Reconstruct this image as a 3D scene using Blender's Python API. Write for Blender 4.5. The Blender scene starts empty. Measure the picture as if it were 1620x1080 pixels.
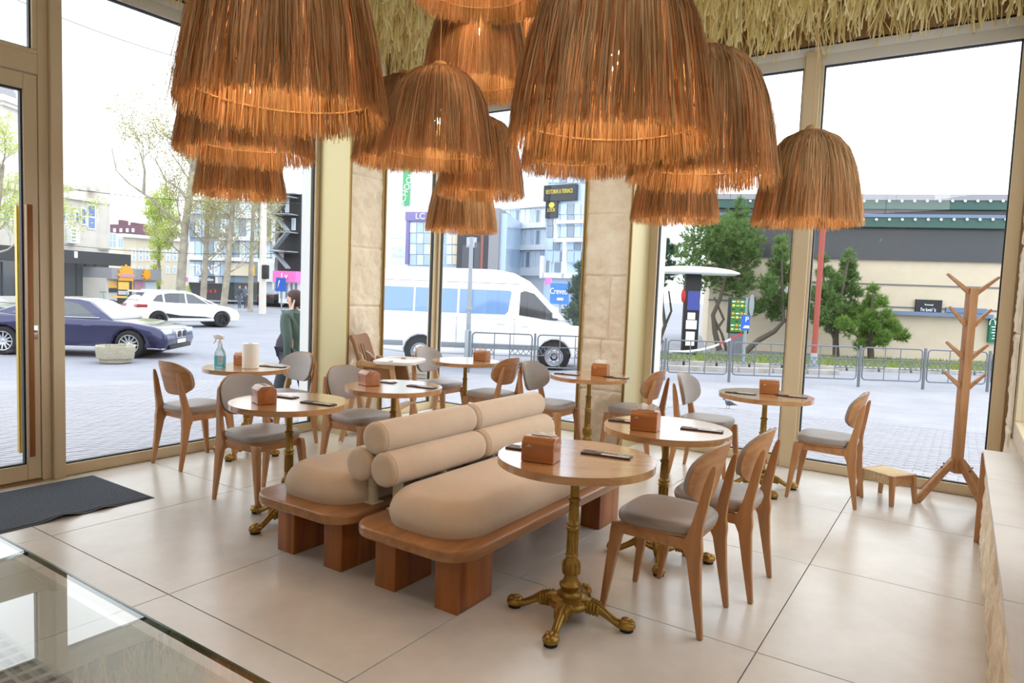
import bpy, bmesh, math, random
import numpy as np
from mathutils import Vector, Matrix, Quaternion, noise as mnoise
R = math.radians
PI = math.pi
rnd = random.Random(7)
sc = bpy.context.scene
COL = sc.collection

# ------------------------------------------------------------------ camera
CAM = Vector((4.2325, -1.7356, 1.4883))
FWD = Vector((-0.54930337, 0.83238342, -0.0735095)).normalized()
RGT = Vector((0.83241649, 0.55277329, 0.03904456)).normalized()
UPV = RGT.cross(FWD).normalized()
FPX = 1078.745
cd = bpy.data.cameras.new('camera')
cd.sensor_width = 36.0
cd.lens = FPX * 36.0 / 1620.0
cd.clip_start = 0.05
cd.clip_end = 600
cam = bpy.data.objects.new('camera', cd)
COL.objects.link(cam)
mw = Matrix((RGT, UPV, -FWD)).transposed().to_4x4()
mw.translation = CAM
cam.matrix_world = mw
sc.camera = cam

# ------------------------------------------------------------------ world, exposure, big lights
sc.view_settings.view_transform = 'Standard'
sc.view_settings.look = 'None'
sc.view_settings.gamma = 1.0
sc.view_settings.use_curve_mapping = False
sc.view_settings.exposure = -0.1
wd = bpy.data.worlds.new('overcast_sky')
sc.world = wd
wd.use_nodes = True
wn = wd.node_tree.nodes
wl = wd.node_tree.links
bg = wn['Background']
tc = wn.new('ShaderNodeTexCoord')
sx = wn.new('ShaderNodeSeparateXYZ')
cr = wn.new('ShaderNodeValToRGB')
cr.color_ramp.elements[0].position = 0.42
cr.color_ramp.elements[0].color = (0.88, 0.90, 0.93, 1)
cr.color_ramp.elements[1].position = 0.75
cr.color_ramp.elements[1].color = (0.93, 0.965, 1.0, 1)
mp = wn.new('ShaderNodeMath'); mp.operation = 'MULTIPLY_ADD'
mp.inputs[1].default_value = 0.5; mp.inputs[2].default_value = 0.5
wl.new(tc.outputs['Generated'], sx.inputs[0])
wl.new(sx.outputs['Z'], mp.inputs[0])
wl.new(mp.outputs[0], cr.inputs['Fac'])
wl.new(cr.outputs['Color'], bg.inputs['Color'])
bg.inputs['Strength'].default_value = 2.9

sl = bpy.data.lights.new('cloud_veiled_sun', 'SUN')
sl.energy = 0.9
sl.angle = R(50)
sl.color = (1.0, 0.98, 0.95)
so = bpy.data.objects.new('cloud_veiled_sun', sl)
COL.objects.link(so)
so.location = (-10, 20, 30)
so.rotation_euler = (R(38), 0, R(150))

def area(name, loc, size, power, color, rot=(0, 0, 0)):
    l = bpy.data.lights.new(name, 'AREA')
    l.shape = 'RECTANGLE'
    l.size, l.size_y = size
    l.energy = power
    l.color = color
    o = bpy.data.objects.new(name, l)
    COL.objects.link(o)
    o.location = loc
    o.rotation_euler = rot
    return o
# unseen fill lights added overhead, brightening frames and columns from the camera side
area('added_fill_light', (2.6, -3.6, 3.5), (2.6, 0.5), 26, (1.0, 0.98, 0.95), (R(76), 0, R(14)))
area('added_fill_light', (3.9, -1.0, 3.45), (0.6, 0.6), 10, (1.0, 0.98, 0.95), (R(74), 0, R(40)))

# unseen spots added to brighten the two stone columns
def spot(loc, to, power, ang):
    l = bpy.data.lights.new('added_column_spot', 'SPOT'); l.energy = power; l.spot_size = R(ang); l.spot_blend = 0.9; l.shadow_soft_size = 0.12; l.color = (1.0, 0.95, 0.86)
    o = bpy.data.objects.new('added_column_spot', l); COL.objects.link(o); o.location = loc
    o.rotation_euler = (Vector(to) - Vector(loc)).to_track_quat('-Z', 'Y').to_euler()
spot((1.7, 3.0, 3.7), (-.77, 3.16, 1.3), 190, 62)
spot((1.0, 2.0, 3.7), (1.32, 4.32, 1.4), 150, 60)
# ------------------------------------------------------------------ pixel geometry (to put things at real places and depths)
def ray(u, v):
    return FWD + RGT * ((u - 810.0) / FPX) - UPV * ((v - 540.0) / FPX)
def atz(u, v, z=0.0):
    d = ray(u, v)
    return CAM + d * ((z - CAM.z) / d.z)
NH = Vector((FWD.x, FWD.y, 0)).normalized()
LH = Vector((RGT.x, RGT.y, 0)).normalized()
ZOUT = -0.62
def ats(u, v, s):
    d = ray(u, v)
    return CAM + d * (s / d.dot(NH))
def gz(p):
    s = (Vector(p) - CAM).dot(NH)
    return ZOUT if s > 14 else (-0.10 - 0.0578 * (s - 5.0) if s > 5 else -0.10)
def G(u, v):
    d = ray(u, v)
    p = CAM + d * ((ZOUT - CAM.z) / d.z)
    for k in range(40):
        p = CAM + d * ((gz(p) - CAM.z) / d.z)
    return p

# ------------------------------------------------------------------ materials
def lin(c):
    def f(x):
        x = x / 255.0
        return x / 12.92 if x <= 0.04045 else ((x + 0.055) / 1.055) ** 2.4
    return (f(c[0]), f(c[1]), f(c[2]), 1.0)
MATS = {}
def M(name, rgb, rough=0.6, metal=0.0, var=None, bump=None, grain=None, coat=0.0, emit=None, spec=None, island=0.0, sheen=0.0, trans=0.0, alpha=1.0):
    """var=(scale, rgb2): blotchy second colour; bump=(scale, strength); grain=(axis, scale, rgb2): wood grain along a local axis"""
    m = bpy.data.materials.new(name)
    m.use_nodes = True
    nt = m.node_tree; N = nt.nodes; L = nt.links
    b = N['Principled BSDF']
    b.inputs['Base Color'].default_value = lin(rgb)
    b.inputs['Roughness'].default_value = rough
    b.inputs['Metallic'].default_value = metal
    if coat: b.inputs['Coat Weight'].default_value = coat; b.inputs['Coat Roughness'].default_value = 0.15
    if spec is not None: b.inputs['Specular IOR Level'].default_value = spec
    if sheen: b.inputs['Sheen Weight'].default_value = sheen; b.inputs['Sheen Roughness'].default_value = 0.5
    if trans: b.inputs['Transmission Weight'].default_value = trans
    if emit: b.inputs['Emission Color'].default_value = lin(emit[0]); b.inputs['Emission Strength'].default_value = emit[1]
    t = N.new('ShaderNodeTexCoord')
    src = None
    if grain:
        ax, s, c2 = grain
        mpn = N.new('ShaderNodeMapping')
        k = [s, s, s]; k['xyz'.index(ax)] = s * 0.09
        mpn.inputs['Scale'].default_value = k
        L.new(t.outputs['Object'], mpn.inputs['Vector'])
        n1 = N.new('ShaderNodeTexNoise'); n1.inputs['Scale'].default_value = 1.0
        n1.inputs['Detail'].default_value = 5; n1.inputs['Distortion'].default_value = 0.8
        L.new(mpn.outputs[0], n1.inputs['Vector'])
        rp = N.new('ShaderNodeValToRGB')
        rp.color_ramp.elements[0].position = 0.33; rp.color_ramp.elements[0].color = lin(c2)
        rp.color_ramp.elements[1].position = 0.66; rp.color_ramp.elements[1].color = lin(rgb)
        L.new(n1.outputs['Fac'], rp.inputs['Fac'])
        src = rp.outputs['Color']
    if var:
        s, c2 = var[0], var[1]
        n2 = N.new('ShaderNodeTexNoise'); n2.inputs['Scale'].default_value = s
        n2.inputs['Detail'].default_value = 6; n2.inputs['Roughness'].default_value = 0.65
        L.new(t.outputs['Object'], n2.inputs['Vector'])
        rp2 = N.new('ShaderNodeValToRGB')
        rp2.color_ramp.elements[0].position = 0.35; rp2.color_ramp.elements[0].color = lin(c2)
        rp2.color_ramp.elements[1].position = 0.65; rp2.color_ramp.elements[1].color = lin(rgb)
        L.new(n2.outputs['Fac'], rp2.inputs['Fac'])
        src = rp2.outputs['Color']
    if island:
        g = N.new('ShaderNodeNewGeometry')
        hs = N.new('ShaderNodeHueSaturation')
        ma = N.new('ShaderNodeMath'); ma.operation = 'MULTIPLY_ADD'
        ma.inputs[1].default_value = island * 2; ma.inputs[2].default_value = 1.0 - island
        L.new(g.outputs['Random Per Island'], ma.inputs[0])
        L.new(ma.outputs[0], hs.inputs['Value'])
        if src: L.new(src, hs.inputs['Color'])
        else: hs.inputs['Color'].default_value = lin(rgb)
        src = hs.outputs['Color']
    if src: L.new(src, b.inputs['Base Color'])
    if bump:
        n3 = N.new('ShaderNodeTexNoise'); n3.inputs['Scale'].default_value = bump[0]
        n3.inputs['Detail'].default_value = 4
        L.new(t.outputs['Object'], n3.inputs['Vector'])
        bp = N.new('ShaderNodeBump'); bp.inputs['Strength'].default_value = bump[1]; bp.inputs['Distance'].default_value = 0.01
        L.new(n3.outputs['Fac'], bp.inputs['Height'])
        L.new(bp.outputs[0], b.inputs['Normal'])
    MATS[name] = m
    return m
def glassmat(name, tint=(0.96, 0.985, 0.98), ior=1.45, gain=1.0, rough=0.0):
    m = bpy.data.materials.new(name); m.use_nodes = True
    N = m.node_tree.nodes; L = m.node_tree.links
    N.remove(N['Principled BSDF'])
    tr = N.new('ShaderNodeBsdfTransparent'); tr.inputs['Color'].default_value = (*tint, 1)
    gl = N.new('ShaderNodeBsdfGlossy'); gl.inputs['Roughness'].default_value = rough
    fr = N.new('ShaderNodeFresnel'); fr.inputs['IOR'].default_value = ior
    mu = N.new('ShaderNodeMath'); mu.operation = 'MULTIPLY'; mu.inputs[1].default_value = gain
    mx = N.new('ShaderNodeMixShader')
    gb = N.new('ShaderNodeNewGeometry'); sb = N.new('ShaderNodeMath'); sb.operation = 'SUBTRACT'; sb.inputs[0].default_value = 1.0
    m3 = N.new('ShaderNodeMath'); m3.operation = 'MULTIPLY'      # reflect at the outer faces only
    L.new(gb.outputs['Backfacing'], sb.inputs[1])
    L.new(fr.outputs[0], mu.inputs[0]); L.new(mu.outputs[0], m3.inputs[0]); L.new(sb.outputs[0], m3.inputs[1]); L.new(m3.outputs[0], mx.inputs['Fac'])
    L.new(tr.outputs[0], mx.inputs[1]); L.new(gl.outputs[0], mx.inputs[2])
    L.new(mx.outputs[0], N['Material Output'].inputs['Surface'])
    MATS[name] = m
    return m
def leafmat(name, c1, c2, tcol, tfac, rough=0.6, clump=None):
    """thin fibre or leaf: diffuse plus translucent, each island its own tone"""
    m = bpy.data.materials.new(name); m.use_nodes = True
    N = m.node_tree.nodes; L = m.node_tree.links
    N.remove(N['Principled BSDF'])
    g = N.new('ShaderNodeNewGeometry')
    rp = N.new('ShaderNodeValToRGB')
    rp.color_ramp.elements[0].color = lin(c1); rp.color_ramp.elements[1].color = lin(c2)
    L.new(g.outputs['Random Per Island'], rp.inputs['Fac'])
    d = N.new('ShaderNodeBsdfDiffuse'); t = N.new('ShaderNodeBsdfTranslucent'); t.inputs['Color'].default_value = lin(tcol)
    gl = N.new('ShaderNodeBsdfGlossy'); gl.inputs['Roughness'].default_value = 0.45
    co = rp.outputs[0]
    if clump:      # broad streaks of darker fibre
        tc_ = N.new('ShaderNodeTexCoord'); mp_ = N.new('ShaderNodeMapping'); mp_.inputs['Scale'].default_value = (clump, clump, clump * .16)
        nz = N.new('ShaderNodeTexNoise'); nz.inputs['Scale'].default_value = 1.0; nz.inputs['Detail'].default_value = 3
        r2 = N.new('ShaderNodeMapRange'); r2.inputs['From Min'].default_value = .36; r2.inputs['From Max'].default_value = .64; r2.inputs['To Min'].default_value = .62; r2.inputs['To Max'].default_value = 1.18
        hv = N.new('ShaderNodeHueSaturation')
        L.new(tc_.outputs['Object'], mp_.inputs[0]); L.new(mp_.outputs[0], nz.inputs['Vector']); L.new(nz.outputs['Fac'], r2.inputs['Value']); L.new(r2.outputs[0], hv.inputs['Value']); L.new(co, hv.inputs['Color'])
        co = hv.outputs[0]
    L.new(co, d.inputs['Color']); L.new(co, gl.inputs['Color'])
    mx = N.new('ShaderNodeMixShader'); mx.inputs['Fac'].default_value = tfac
    L.new(d.outputs[0], mx.inputs[1]); L.new(t.outputs[0], mx.inputs[2])
    m2 = N.new('ShaderNodeMixShader'); m2.inputs['Fac'].default_value = 0.05
    L.new(mx.outputs[0], m2.inputs[1]); L.new(gl.outputs[0], m2.inputs[2])
    L.new(m2.outputs[0], N['Material Output'].inputs['Surface'])
    MATS[name] = m
    return m

# ------------------------------------------------------------------ object helpers
KIDS = {}
def tag(o, label=None, cat=None, group=None, kind=None):
    if label: o['label'] = label
    if cat: o['category'] = cat
    if group: o['group'] = group
    if kind: o['kind'] = kind
    return o
def adopt(o, parent):
    if parent is not None:
        o.parent = parent
        KIDS.setdefault(parent.name, []).append(o)
def thing(name, label, cat, loc=(0, 0, 0), rz=0.0, group=None):
    o = bpy.data.objects.new(name, None); COL.objects.link(o)
    o.empty_display_size = 0.1
    o.location = loc; o.rotation_euler = (0, 0, rz)
    return tag(o, label, cat, group)
def struct(name, loc=(0, 0, 0), rz=0.0):
    o = bpy.data.objects.new(name, None); COL.objects.link(o)
    o.empty_display_size = 0.1
    o.location = loc; o.rotation_euler = (0, 0, rz)
    o['kind'] = 'structure'
    return o
def link(name, me, parent=None):
    o = bpy.data.objects.new(name, me); COL.objects.link(o); adopt(o, parent)
    return o
def dup(root, loc=None, rz=None, label=None, group=None):
    r = root.copy(); COL.objects.link(r)
    if loc is not None: r.location = loc
    if rz is not None: r.rotation_euler = (0, 0, rz)
    if label: r['label'] = label
    if group: r['group'] = group
    for ch in KIDS.get(root.name, []):
        c = ch.copy(); COL.objects.link(c); adopt(c, r)
        for g in KIDS.get(ch.name, []):
            d = g.copy(); COL.objects.link(d); adopt(d, c)
    return r
def mesh_np(name, V, F, mat=None, smooth=False):
    V = np.asarray(V, dtype=np.float32); F = np.asarray(F, dtype=np.int32)
    me = bpy.data.meshes.new(name)
    k = F.shape[1]
    me.vertices.add(len(V)); me.vertices.foreach_set('co', V.ravel())
    me.loops.add(F.size); me.loops.foreach_set('vertex_index', F.ravel())
    me.polygons.add(len(F))
    me.polygons.foreach_set('loop_start', np.arange(0, F.size, k, dtype=np.int32))
    if smooth: me.polygons.foreach_set('use_smooth', np.ones(len(F), dtype=bool))
    if mat: me.materials.append(mat)
    me.update(calc_edges=True)
    return me

class MB:
    """collects shapes; build() links them as ONE mesh object"""
    def __init__(s): s.v = []; s.f = []; s.mi = []; s.cur = 0
    def add(s, vs, fs):
        o = len(s.v); s.v += [tuple(p) for p in vs]
        s.f += [tuple(i + o for i in f) for f in fs]; s.mi += [s.cur] * len(fs)
        return s
    def box(s, x0, x1, y0, y1, z0, z1, rz=0.0, c=None):
        p = [(x, y, z) for z in (z0, z1) for y in (y0, y1) for x in (x0, x1)]
        if rz:
            cx, cy = c if c else ((x0 + x1) / 2, (y0 + y1) / 2); a, b = math.cos(rz), math.sin(rz)
            p = [(cx + (x - cx) * a - (y - cy) * b, cy + (x - cx) * b + (y - cy) * a, z) for x, y, z in p]
        return s.add(p, [(0, 2, 3, 1), (4, 5, 7, 6), (0, 1, 5, 4), (2, 6, 7, 3), (0, 4, 6, 2), (1, 3, 7, 5)])
    def bar(s, a, b, w, h, up=(0, 0, 1), w2=None, h2=None):
        """rectangular bar from a to b, w across, h along up; end may taper"""
        a, b = Vector(a), Vector(b); d = (b - a).normalized(); u = Vector(up)
        sd = d.cross(u)
        if sd.length < 1e-4: sd = d.cross(Vector((1, 0, 0)))
        sd.normalize(); u = sd.cross(d).normalized()
        w2 = w if w2 is None else w2; h2 = h if h2 is None else h2
        p = []
        for q, ww, hh in ((a, w, h), (b, w2, h2)):
            for i, j in ((-1, -1), (1, -1), (1, 1), (-1, 1)): p.append(q + sd * (i * ww / 2) + u * (j * hh / 2))
        return s.add(p, [(3, 2, 1, 0), (4, 5, 6, 7), (0, 1, 5, 4), (1, 2, 6, 5), (2, 3, 7, 6), (3, 0, 4, 7)])
    def prism(s, poly, z0, z1, ax='z'):
        n = len(poly)
        def P(a, b, h): return {'z': (a, b, h), 'y': (a, h, b), 'x': (h, a, b)}[ax]
        vs = [P(a, b, z0) for a, b in poly] + [P(a, b, z1) for a, b in poly]
        return s.add(vs, [tuple(range(n - 1, -1, -1)), tuple(range(n, 2 * n))] + [(i, (i + 1) % n, n + (i + 1) % n, n + i) for i in range(n)])
    def lathe(s, prof, n=24, c=(0, 0, 0), caps=True):
        vs = []
        for r, z in prof:
            for k in range(n):
                a = 2 * PI * k / n; vs.append((c[0] + r * math.cos(a), c[1] + r * math.sin(a), c[2] + z))
        fs = []
        for i in range(len(prof) - 1):
            for k in range(n): fs.append((i * n + k, i * n + (k + 1) % n, (i + 1) * n + (k + 1) % n, (i + 1) * n + k))
        if caps:
            fs.append(tuple(range(n - 1, -1, -1))); fs.append(tuple(range((len(prof) - 1) * n, len(prof) * n)))
        return s.add(vs, fs)
    def cyl(s, a, b, r, n=12, r2=None): return s.tube([a, b], [r, r if r2 is None else r2], n)
    def tube(s, pts, rad, n=10, caps=True, closed=False):
        pts = [Vector(p) for p in pts]; m = len(pts)
        rads = rad if isinstance(rad, (list, tuple)) else [rad] * m
        vs = []; ref = None
        for i, p in enumerate(pts):
            a = pts[i - 1] if (i > 0 or closed) else p; b = pts[(i + 1) % m] if (i < m - 1 or closed) else p
            d = (b - a); d = d.normalized() if d.length > 1e-9 else Vector((0, 0, 1))
            if ref is None:
                ref = Vector((0, 0, 1)) if abs(d.z) < 0.9 else Vector((1, 0, 0))
            x = ref - d * ref.dot(d)
            if x.length < 1e-6: x = d.orthogonal()
            x.normalize(); ref = x; y = d.cross(x)
            for k in range(n):
                t = 2 * PI * k / n; vs.append(p + (x * math.cos(t) + y * math.sin(t)) * rads[i])
        fs = []
        for i in range(m if closed else m - 1):
            j = (i + 1) % m
            for k in range(n): fs.append((i * n + k, i * n + (k + 1) % n, j * n + (k + 1) % n, j * n + k))
        if caps and not closed: fs.append(tuple(range(n - 1, -1, -1))); fs.append(tuple(range((m - 1) * n, m * n)))
        return s.add(vs, fs)
    def loft(s, secs, caps=True, close=True):
        n = len(secs[0]); vs = [p for q in secs for p in q]; fs = []
        for i in range(len(secs) - 1):
            for k in range(n if close else n - 1): fs.append((i * n + k, i * n + (k + 1) % n, (i + 1) * n + (k + 1) % n, (i + 1) * n + k))
        if caps: fs.append(tuple(range(n - 1, -1, -1))); fs.append(tuple(range((len(secs) - 1) * n, len(secs) * n)))
        return s.add(vs, fs)
    def ball(s, c, r, n=12, m=8):
        rx, ry, rz = r if isinstance(r, (list, tuple)) else (r, r, r)
        vs = [(c[0], c[1], c[2] - rz)]
        for i in range(1, m):
            t = PI * i / m
            for k in range(n): a = 2 * PI * k / n; vs.append((c[0] + rx * math.sin(t) * math.cos(a), c[1] + ry * math.sin(t) * math.sin(a), c[2] - rz * math.cos(t)))
        vs.append((c[0], c[1], c[2] + rz)); fs = []
        for k in range(n): fs.append((0, 1 + (k + 1) % n, 1 + k))
        for i in range(m - 2):
            for k in range(n): fs.append((1 + i * n + k, 1 + i * n + (k + 1) % n, 1 + (i + 1) * n + (k + 1) % n, 1 + (i + 1) * n + k))
        e = len(vs) - 1; b = 1 + (m - 2) * n
        for k in range(n): fs.append((b + k, b + (k + 1) % n, e))
        return s.add(vs, fs)
    def mesh(s, name, mats, bevel=0.0, seg=2, smooth=40, fix=True):
        me = bpy.data.meshes.new(name)
        me.from_pydata([tuple(p) for p in s.v], [], s.f)
        for i, k in enumerate(s.mi):
            if k: me.polygons[i].material_index = k
        bm = bmesh.new(); bm.from_mesh(me)
        if fix: bmesh.ops.recalc_face_normals(bm, faces=bm.faces)
        if bevel:
            es = [e for e in bm.edges if len(e.link_faces) == 2 and e.calc_face_angle(0) > R(35)]
            bmesh.ops.bevel(bm, geom=es, offset=bevel, segments=seg, profile=0.6, affect='EDGES', clamp_overlap=True)
        bm.to_mesh(me); bm.free()
        if smooth:
            for p in me.polygons: p.use_smooth = True
            me.set_sharp_from_angle(angle=R(smooth))
        for m in (mats if isinstance(mats, (list, tuple)) else [mats]): me.materials.append(m)
        return me
    def build(s, name, mats, parent=None, **k):
        return link(name, s.mesh(name, mats, **k), parent)
def BX(name, mat, parent, x0, x1, y0, y1, z0, z1, bevel=0.0, **k):
    return MB().box(x0, x1, y0, y1, z0, z1).build(name, mat, parent, bevel=bevel, **k)
def rrect(x0, x1, y0, y1, r, n=6):
    P = []
    for cx, cy, a0 in ((x1 - r, y1 - r, 0), (x0 + r, y1 - r, 90), (x0 + r, y0 + r, 180), (x1 - r, y0 + r, 270)):
        for k in range(n + 1):
            a = R(a0 + 90.0 * k / n); P.append((cx + r * math.cos(a), cy + r * math.sin(a)))
    return P
def text(name, body, mat, parent, loc, size, rot=(R(90), 0, 0), depth=0.004, align='CENTER', width=None):
    c = bpy.data.curves.new(name, 'FONT'); c.body = body; c.size = size; c.extrude = depth; c.align_x = align; c.align_y = 'CENTER'
    o = bpy.data.objects.new(name, c); COL.objects.link(o)
    dg = bpy.context.evaluated_depsgraph_get()
    me = bpy.data.meshes.new_from_object(o.evaluated_get(dg))
    COL.objects.unlink(o); bpy.data.objects.remove(o); bpy.data.curves.remove(c)
    me.materials.clear(); me.materials.append(mat)
    if width and len(me.vertices):
        xs = [v.co.x for v in me.vertices]; k = width / (max(xs) - min(xs))
        for v in me.vertices: v.co.x *= k
    t = link(name, me, parent); t.location = loc; t.rotation_euler = rot
    return t
# ------------------------------------------------------------------ palette
M('floor_tile', (218, 214, 208), 0.24, var=(1.6, (203, 197, 188)), bump=(60, 0.015))
M('grout', (84, 76, 70), 0.9)
M('frame', (220, 202, 168), 0.4, 0.12, bump=(300, 0.01))
M('frame_dark', (150, 122, 84), 0.45, 0.3)
M('gasket', (40, 46, 56), 0.5)
M('gold_panel', (203, 188, 142), 0.34, 0.45)
M('gold_trim', (150, 118, 62), 0.35, 0.7)
M('stone', (246, 236, 216), 0.85, var=(5, (232, 216, 190)), bump=(45, 0.5))
M('white_cladding', (238, 240, 240), 0.5)
M('plaster', (226, 216, 198), 0.8)
M('brown_board', (164, 132, 92), 0.6, grain=('x', 6, (150, 118, 80)))
M('ledge_tile', (214, 208, 202), 0.4, var=(2.5, (204, 196, 188)))
M('mat_pile', (92, 100, 112), 0.95, var=(110, (56, 62, 72)), bump=(220, 0.8))
M('rubber', (34, 34, 37), 0.6)
M('oak', (190, 140, 94), 0.42, grain=('z', 26, (170, 120, 76)), bump=(60, 0.02))
M('oak_x', (190, 140, 94), 0.42, grain=('y', 22, (168, 118, 76)))
M('oak_top', (198, 152, 104), 0.2, grain=('x', 20, (172, 124, 78)), island=0.08, coat=0.9)
M('bench_oak', (176, 126, 78), 0.34, grain=('y', 14, (146, 98, 56)), island=0.09, coat=0.2)
M('pine_stain', (172, 104, 42), 0.42, grain=('z', 9, (128, 66, 22)), coat=0.15)
M('suede', (216, 198, 176), 0.85, var=(2.2, (206, 186, 162)), bump=(160, 0.06), sheen=0.35)
M('suede_seam', (204, 180, 152), 0.9)
M('seat_grey', (160, 152, 147), 0.46, var=(5, (151, 142, 137)), bump=(220, 0.04))
M('brass', (168, 136, 70), 0.42, 0.8, var=(12, (138, 106, 46)))
M('cream_metal', (218, 206, 176), 0.4, 0.1)
M('box_wood', (184, 118, 62), 0.34, grain=('x', 16, (150, 88, 42)), coat=0.3)
M('tissue', (246, 244, 240), 0.9)
M('leather', (74, 52, 48), 0.5, var=(60, (60, 42, 40)))
M('steel', (200, 200, 204), 0.22, 1.0)
M('paper', (246, 243, 236), 0.85)
M('core', (190, 160, 120), 0.9)
M('clear_plastic', (232, 246, 250), 0.12, trans=0.85)
M('spray_liquid', (128, 220, 232), 0.1, trans=0.5)
M('plastic_white', (244, 242, 238), 0.35)
M('sticker', (206, 222, 226), 0.6)
M('ink', (70, 90, 110), 0.7)
M('green_tag', (24, 190, 78), 0.5)
M('white_webbing', (236, 234, 228), 0.8)
M('highchair_pad', (160, 114, 74), 0.6)
M('highchair_line', (110, 76, 48), 0.7)
M('beech', (214, 176, 132), 0.45, grain=('z', 20, (200, 158, 112)))
M('woven_cord', (226, 204, 164), 0.8, var=(40, (208, 184, 140)))
M('black', (24, 24, 27), 0.5)
M('cable_black', (30, 28, 26), 0.6)
M('bulb_glass', (255, 224, 170), 0.3, emit=((255, 222, 178), 130.0))
M('head_pale', (214, 213, 204), 0.4)
M('rattan', (206, 166, 110), 0.6)
glassmat('window_glass', (0.97, 0.985, 0.985), 1.42, 1.0)
glassmat('counter_glass', (0.95, 0.97, 0.96), 1.5, 2.2)
M('glass_edge', (40, 92, 76), 0.15, coat=0.5)
M('cabinet_white', (226, 226, 222), 0.4)
leafmat('raffia', (158, 114, 70), (246, 214, 164), (242, 172, 98), 0.30, clump=7)
leafmat('straw', (236, 216, 146), (255, 248, 206), (248, 230, 160), 0.3)
m_ = MATS

# ------------------------------------------------------------------ room shell
XL, YR = -1.2, 4.75       # inner faces of the two glazed fronts
CEIL = 4.05
fl = struct('floor')
BX('screed', m_['grout'], fl, XL - 0.15, 4.75, -5.0, YR + 0.15, -0.12, -0.012)
tile_me = {}
def tile(x0, x1, y0, y1):
    k = (round(x1 - x0, 3), round(y1 - y0, 3))
    if k not in tile_me:
        tile_me[k] = MB().box(-k[0] / 2 + .0024, k[0] / 2 - .0024, -k[1] / 2 + .0024, k[1] / 2 - .0024, -0.011, 0).mesh('floor_tile', m_['floor_tile'], bevel=0.0012, seg=1)
    o = link('floor_tile', tile_me[k], fl); o.location = ((x0 + x1) / 2, (y0 + y1) / 2, rnd.uniform(-.0005, 0))
xs = [XL, 0, 1.2, 2.4, 3.6, 4.6]
ys = [-4.8, -3.6, -2.4, -1.2, 0, 1.2, 2.4, 3.6, YR]
for i in range(len(xs) - 1):
    for j in range(len(ys) - 1): tile(xs[i], xs[i + 1], ys[j], ys[j + 1])
ce = struct('ceiling')
BX('slab', m_['brown_board'], ce, XL - 0.15, 4.75, -5.0, YR + 0.15, CEIL, CEIL + 0.2)

# frames: each window is its own structure with bottom rail, head, stiles and pane
FT = 0.085
def member(name, par, x0, x1, y0, y1, z0, z1, mat='frame'):
    return BX(name, m_[mat], par, x0, x1, y0, y1, z0, z1, bevel=0.003, seg=1)
def window(name, axis, a0, a1, z0, z1, sa=0.0, sb=0.0, rail=0.085, head=0.09, face=None, out=-1):
    """glazed bay along axis ('y' on the left front, 'x' on the right front); sa, sb stile widths"""
    w = struct(name)
    f = (XL if axis == 'y' else YR) if face is None else face
    d0, d1 = (f - FT, f) if out < 0 else (f, f + FT)
    def mem(n, p0, p1, q0, q1, mat='frame', dd=None):
        e0, e1 = dd if dd else (d0, d1)
        if axis == 'y': member(n, w, e0, e1, p0, p1, q0, q1, mat)
        else: member(n, w, p0, p1, e0, e1, q0, q1, mat)
    mem('bottom_rail', a0, a1, z0, z0 + rail)
    mem('head', a0, a1, z1 - head, z1, 'head_pale')
    if sa: mem('stile', a0, a0 + sa, z0 + rail, z1 - head)
    if sb: mem('stile', a1 - sb, a1, z0 + rail, z1 - head)
    gm = (d0 + d1) / 2
    g0, g1, h0, h1 = a0 + sa, a1 - sb, z0 + rail, z1 - head
    gk = MB()
    t = 0.011
    for p in ((g0, g1, h0, h0 + t), (g0, g1, h1 - t, h1), (g0, g0 + t, h0, h1), (g1 - t, g1, h0, h1)):
        if axis == 'y': gk.box(gm - .017, gm + .017, p[0], p[1], p[2], p[3])
        else: gk.box(p[0], p[1], gm - .017, gm + .017, p[2], p[3])
    gk.build('gasket', m_['gasket'], w)['kind'] = 'stuff'
    if axis == 'y': BX('pane', m_['window_glass'], w, gm - .005, gm + .005, g0 + t, g1 - t, h0 + t, h1 - t)
    else: BX('pane', m_['window_glass'], w, g0 + t, g1 - t, gm - .005, gm + .005, h0 + t, h1 - t)
    return w
HEAD = 3.63
window('window_1', 'y', -0.72, 0.44, 2.98, HEAD, 0.06, 0.03, rail=0.03)
window('window_2', 'y', 0.582, 2.925, 0.0, HEAD, 0.0, 0.055)
window('window_3', 'y', 3.36, YR - .02, 0.0, HEAD, 0.045, 0.02)
window('window_4', 'x', XL + .02, 1.08, 0.0, HEAD, 0.02, 0.045, out=1)
window('window_5', 'x', 1.555, 2.925, 0.0, HEAD, 0.085, 0.02, out=1)
window('window_6', 'x', 3.05, 4.545, 0.0, HEAD, 0.02, 0.09, out=1)
pst = struct('trim_1')     # corner post, mullion and door post
member('corner_post', pst, XL - FT, XL + .0, YR - .02, YR + FT, 0, HEAD)
member('mullion', pst, 2.925, 3.05, YR - .035, YR + FT, 0, HEAD + .03)
member('door_post', pst, XL - FT, XL - .0, 0.44, 0.505, 0, HEAD)
member('door_post', pst, XL - FT, XL + .035, 0.505, 0.582, 0, HEAD)
member('transom', pst, XL - FT, XL, -0.72, 0.44, 2.845, 2.98)
wl_ = struct('wall_left')
for z0, z1, e, mt in ((HEAD, HEAD + .07, .0, 'white_cladding'), (HEAD + .07, HEAD + .085, .004, 'black'), (HEAD + .085, CEIL, .012, 'brown_board')):
    BX('lintel_board', m_[mt], wl_, XL - .12, XL + e, -5.0, YR, z0, z1)
BX('solid_wall', m_['plaster'], wl_, XL - .12, XL, -5.0, -0.72, 0, HEAD)
wr_ = struct('wall_front')
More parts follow.
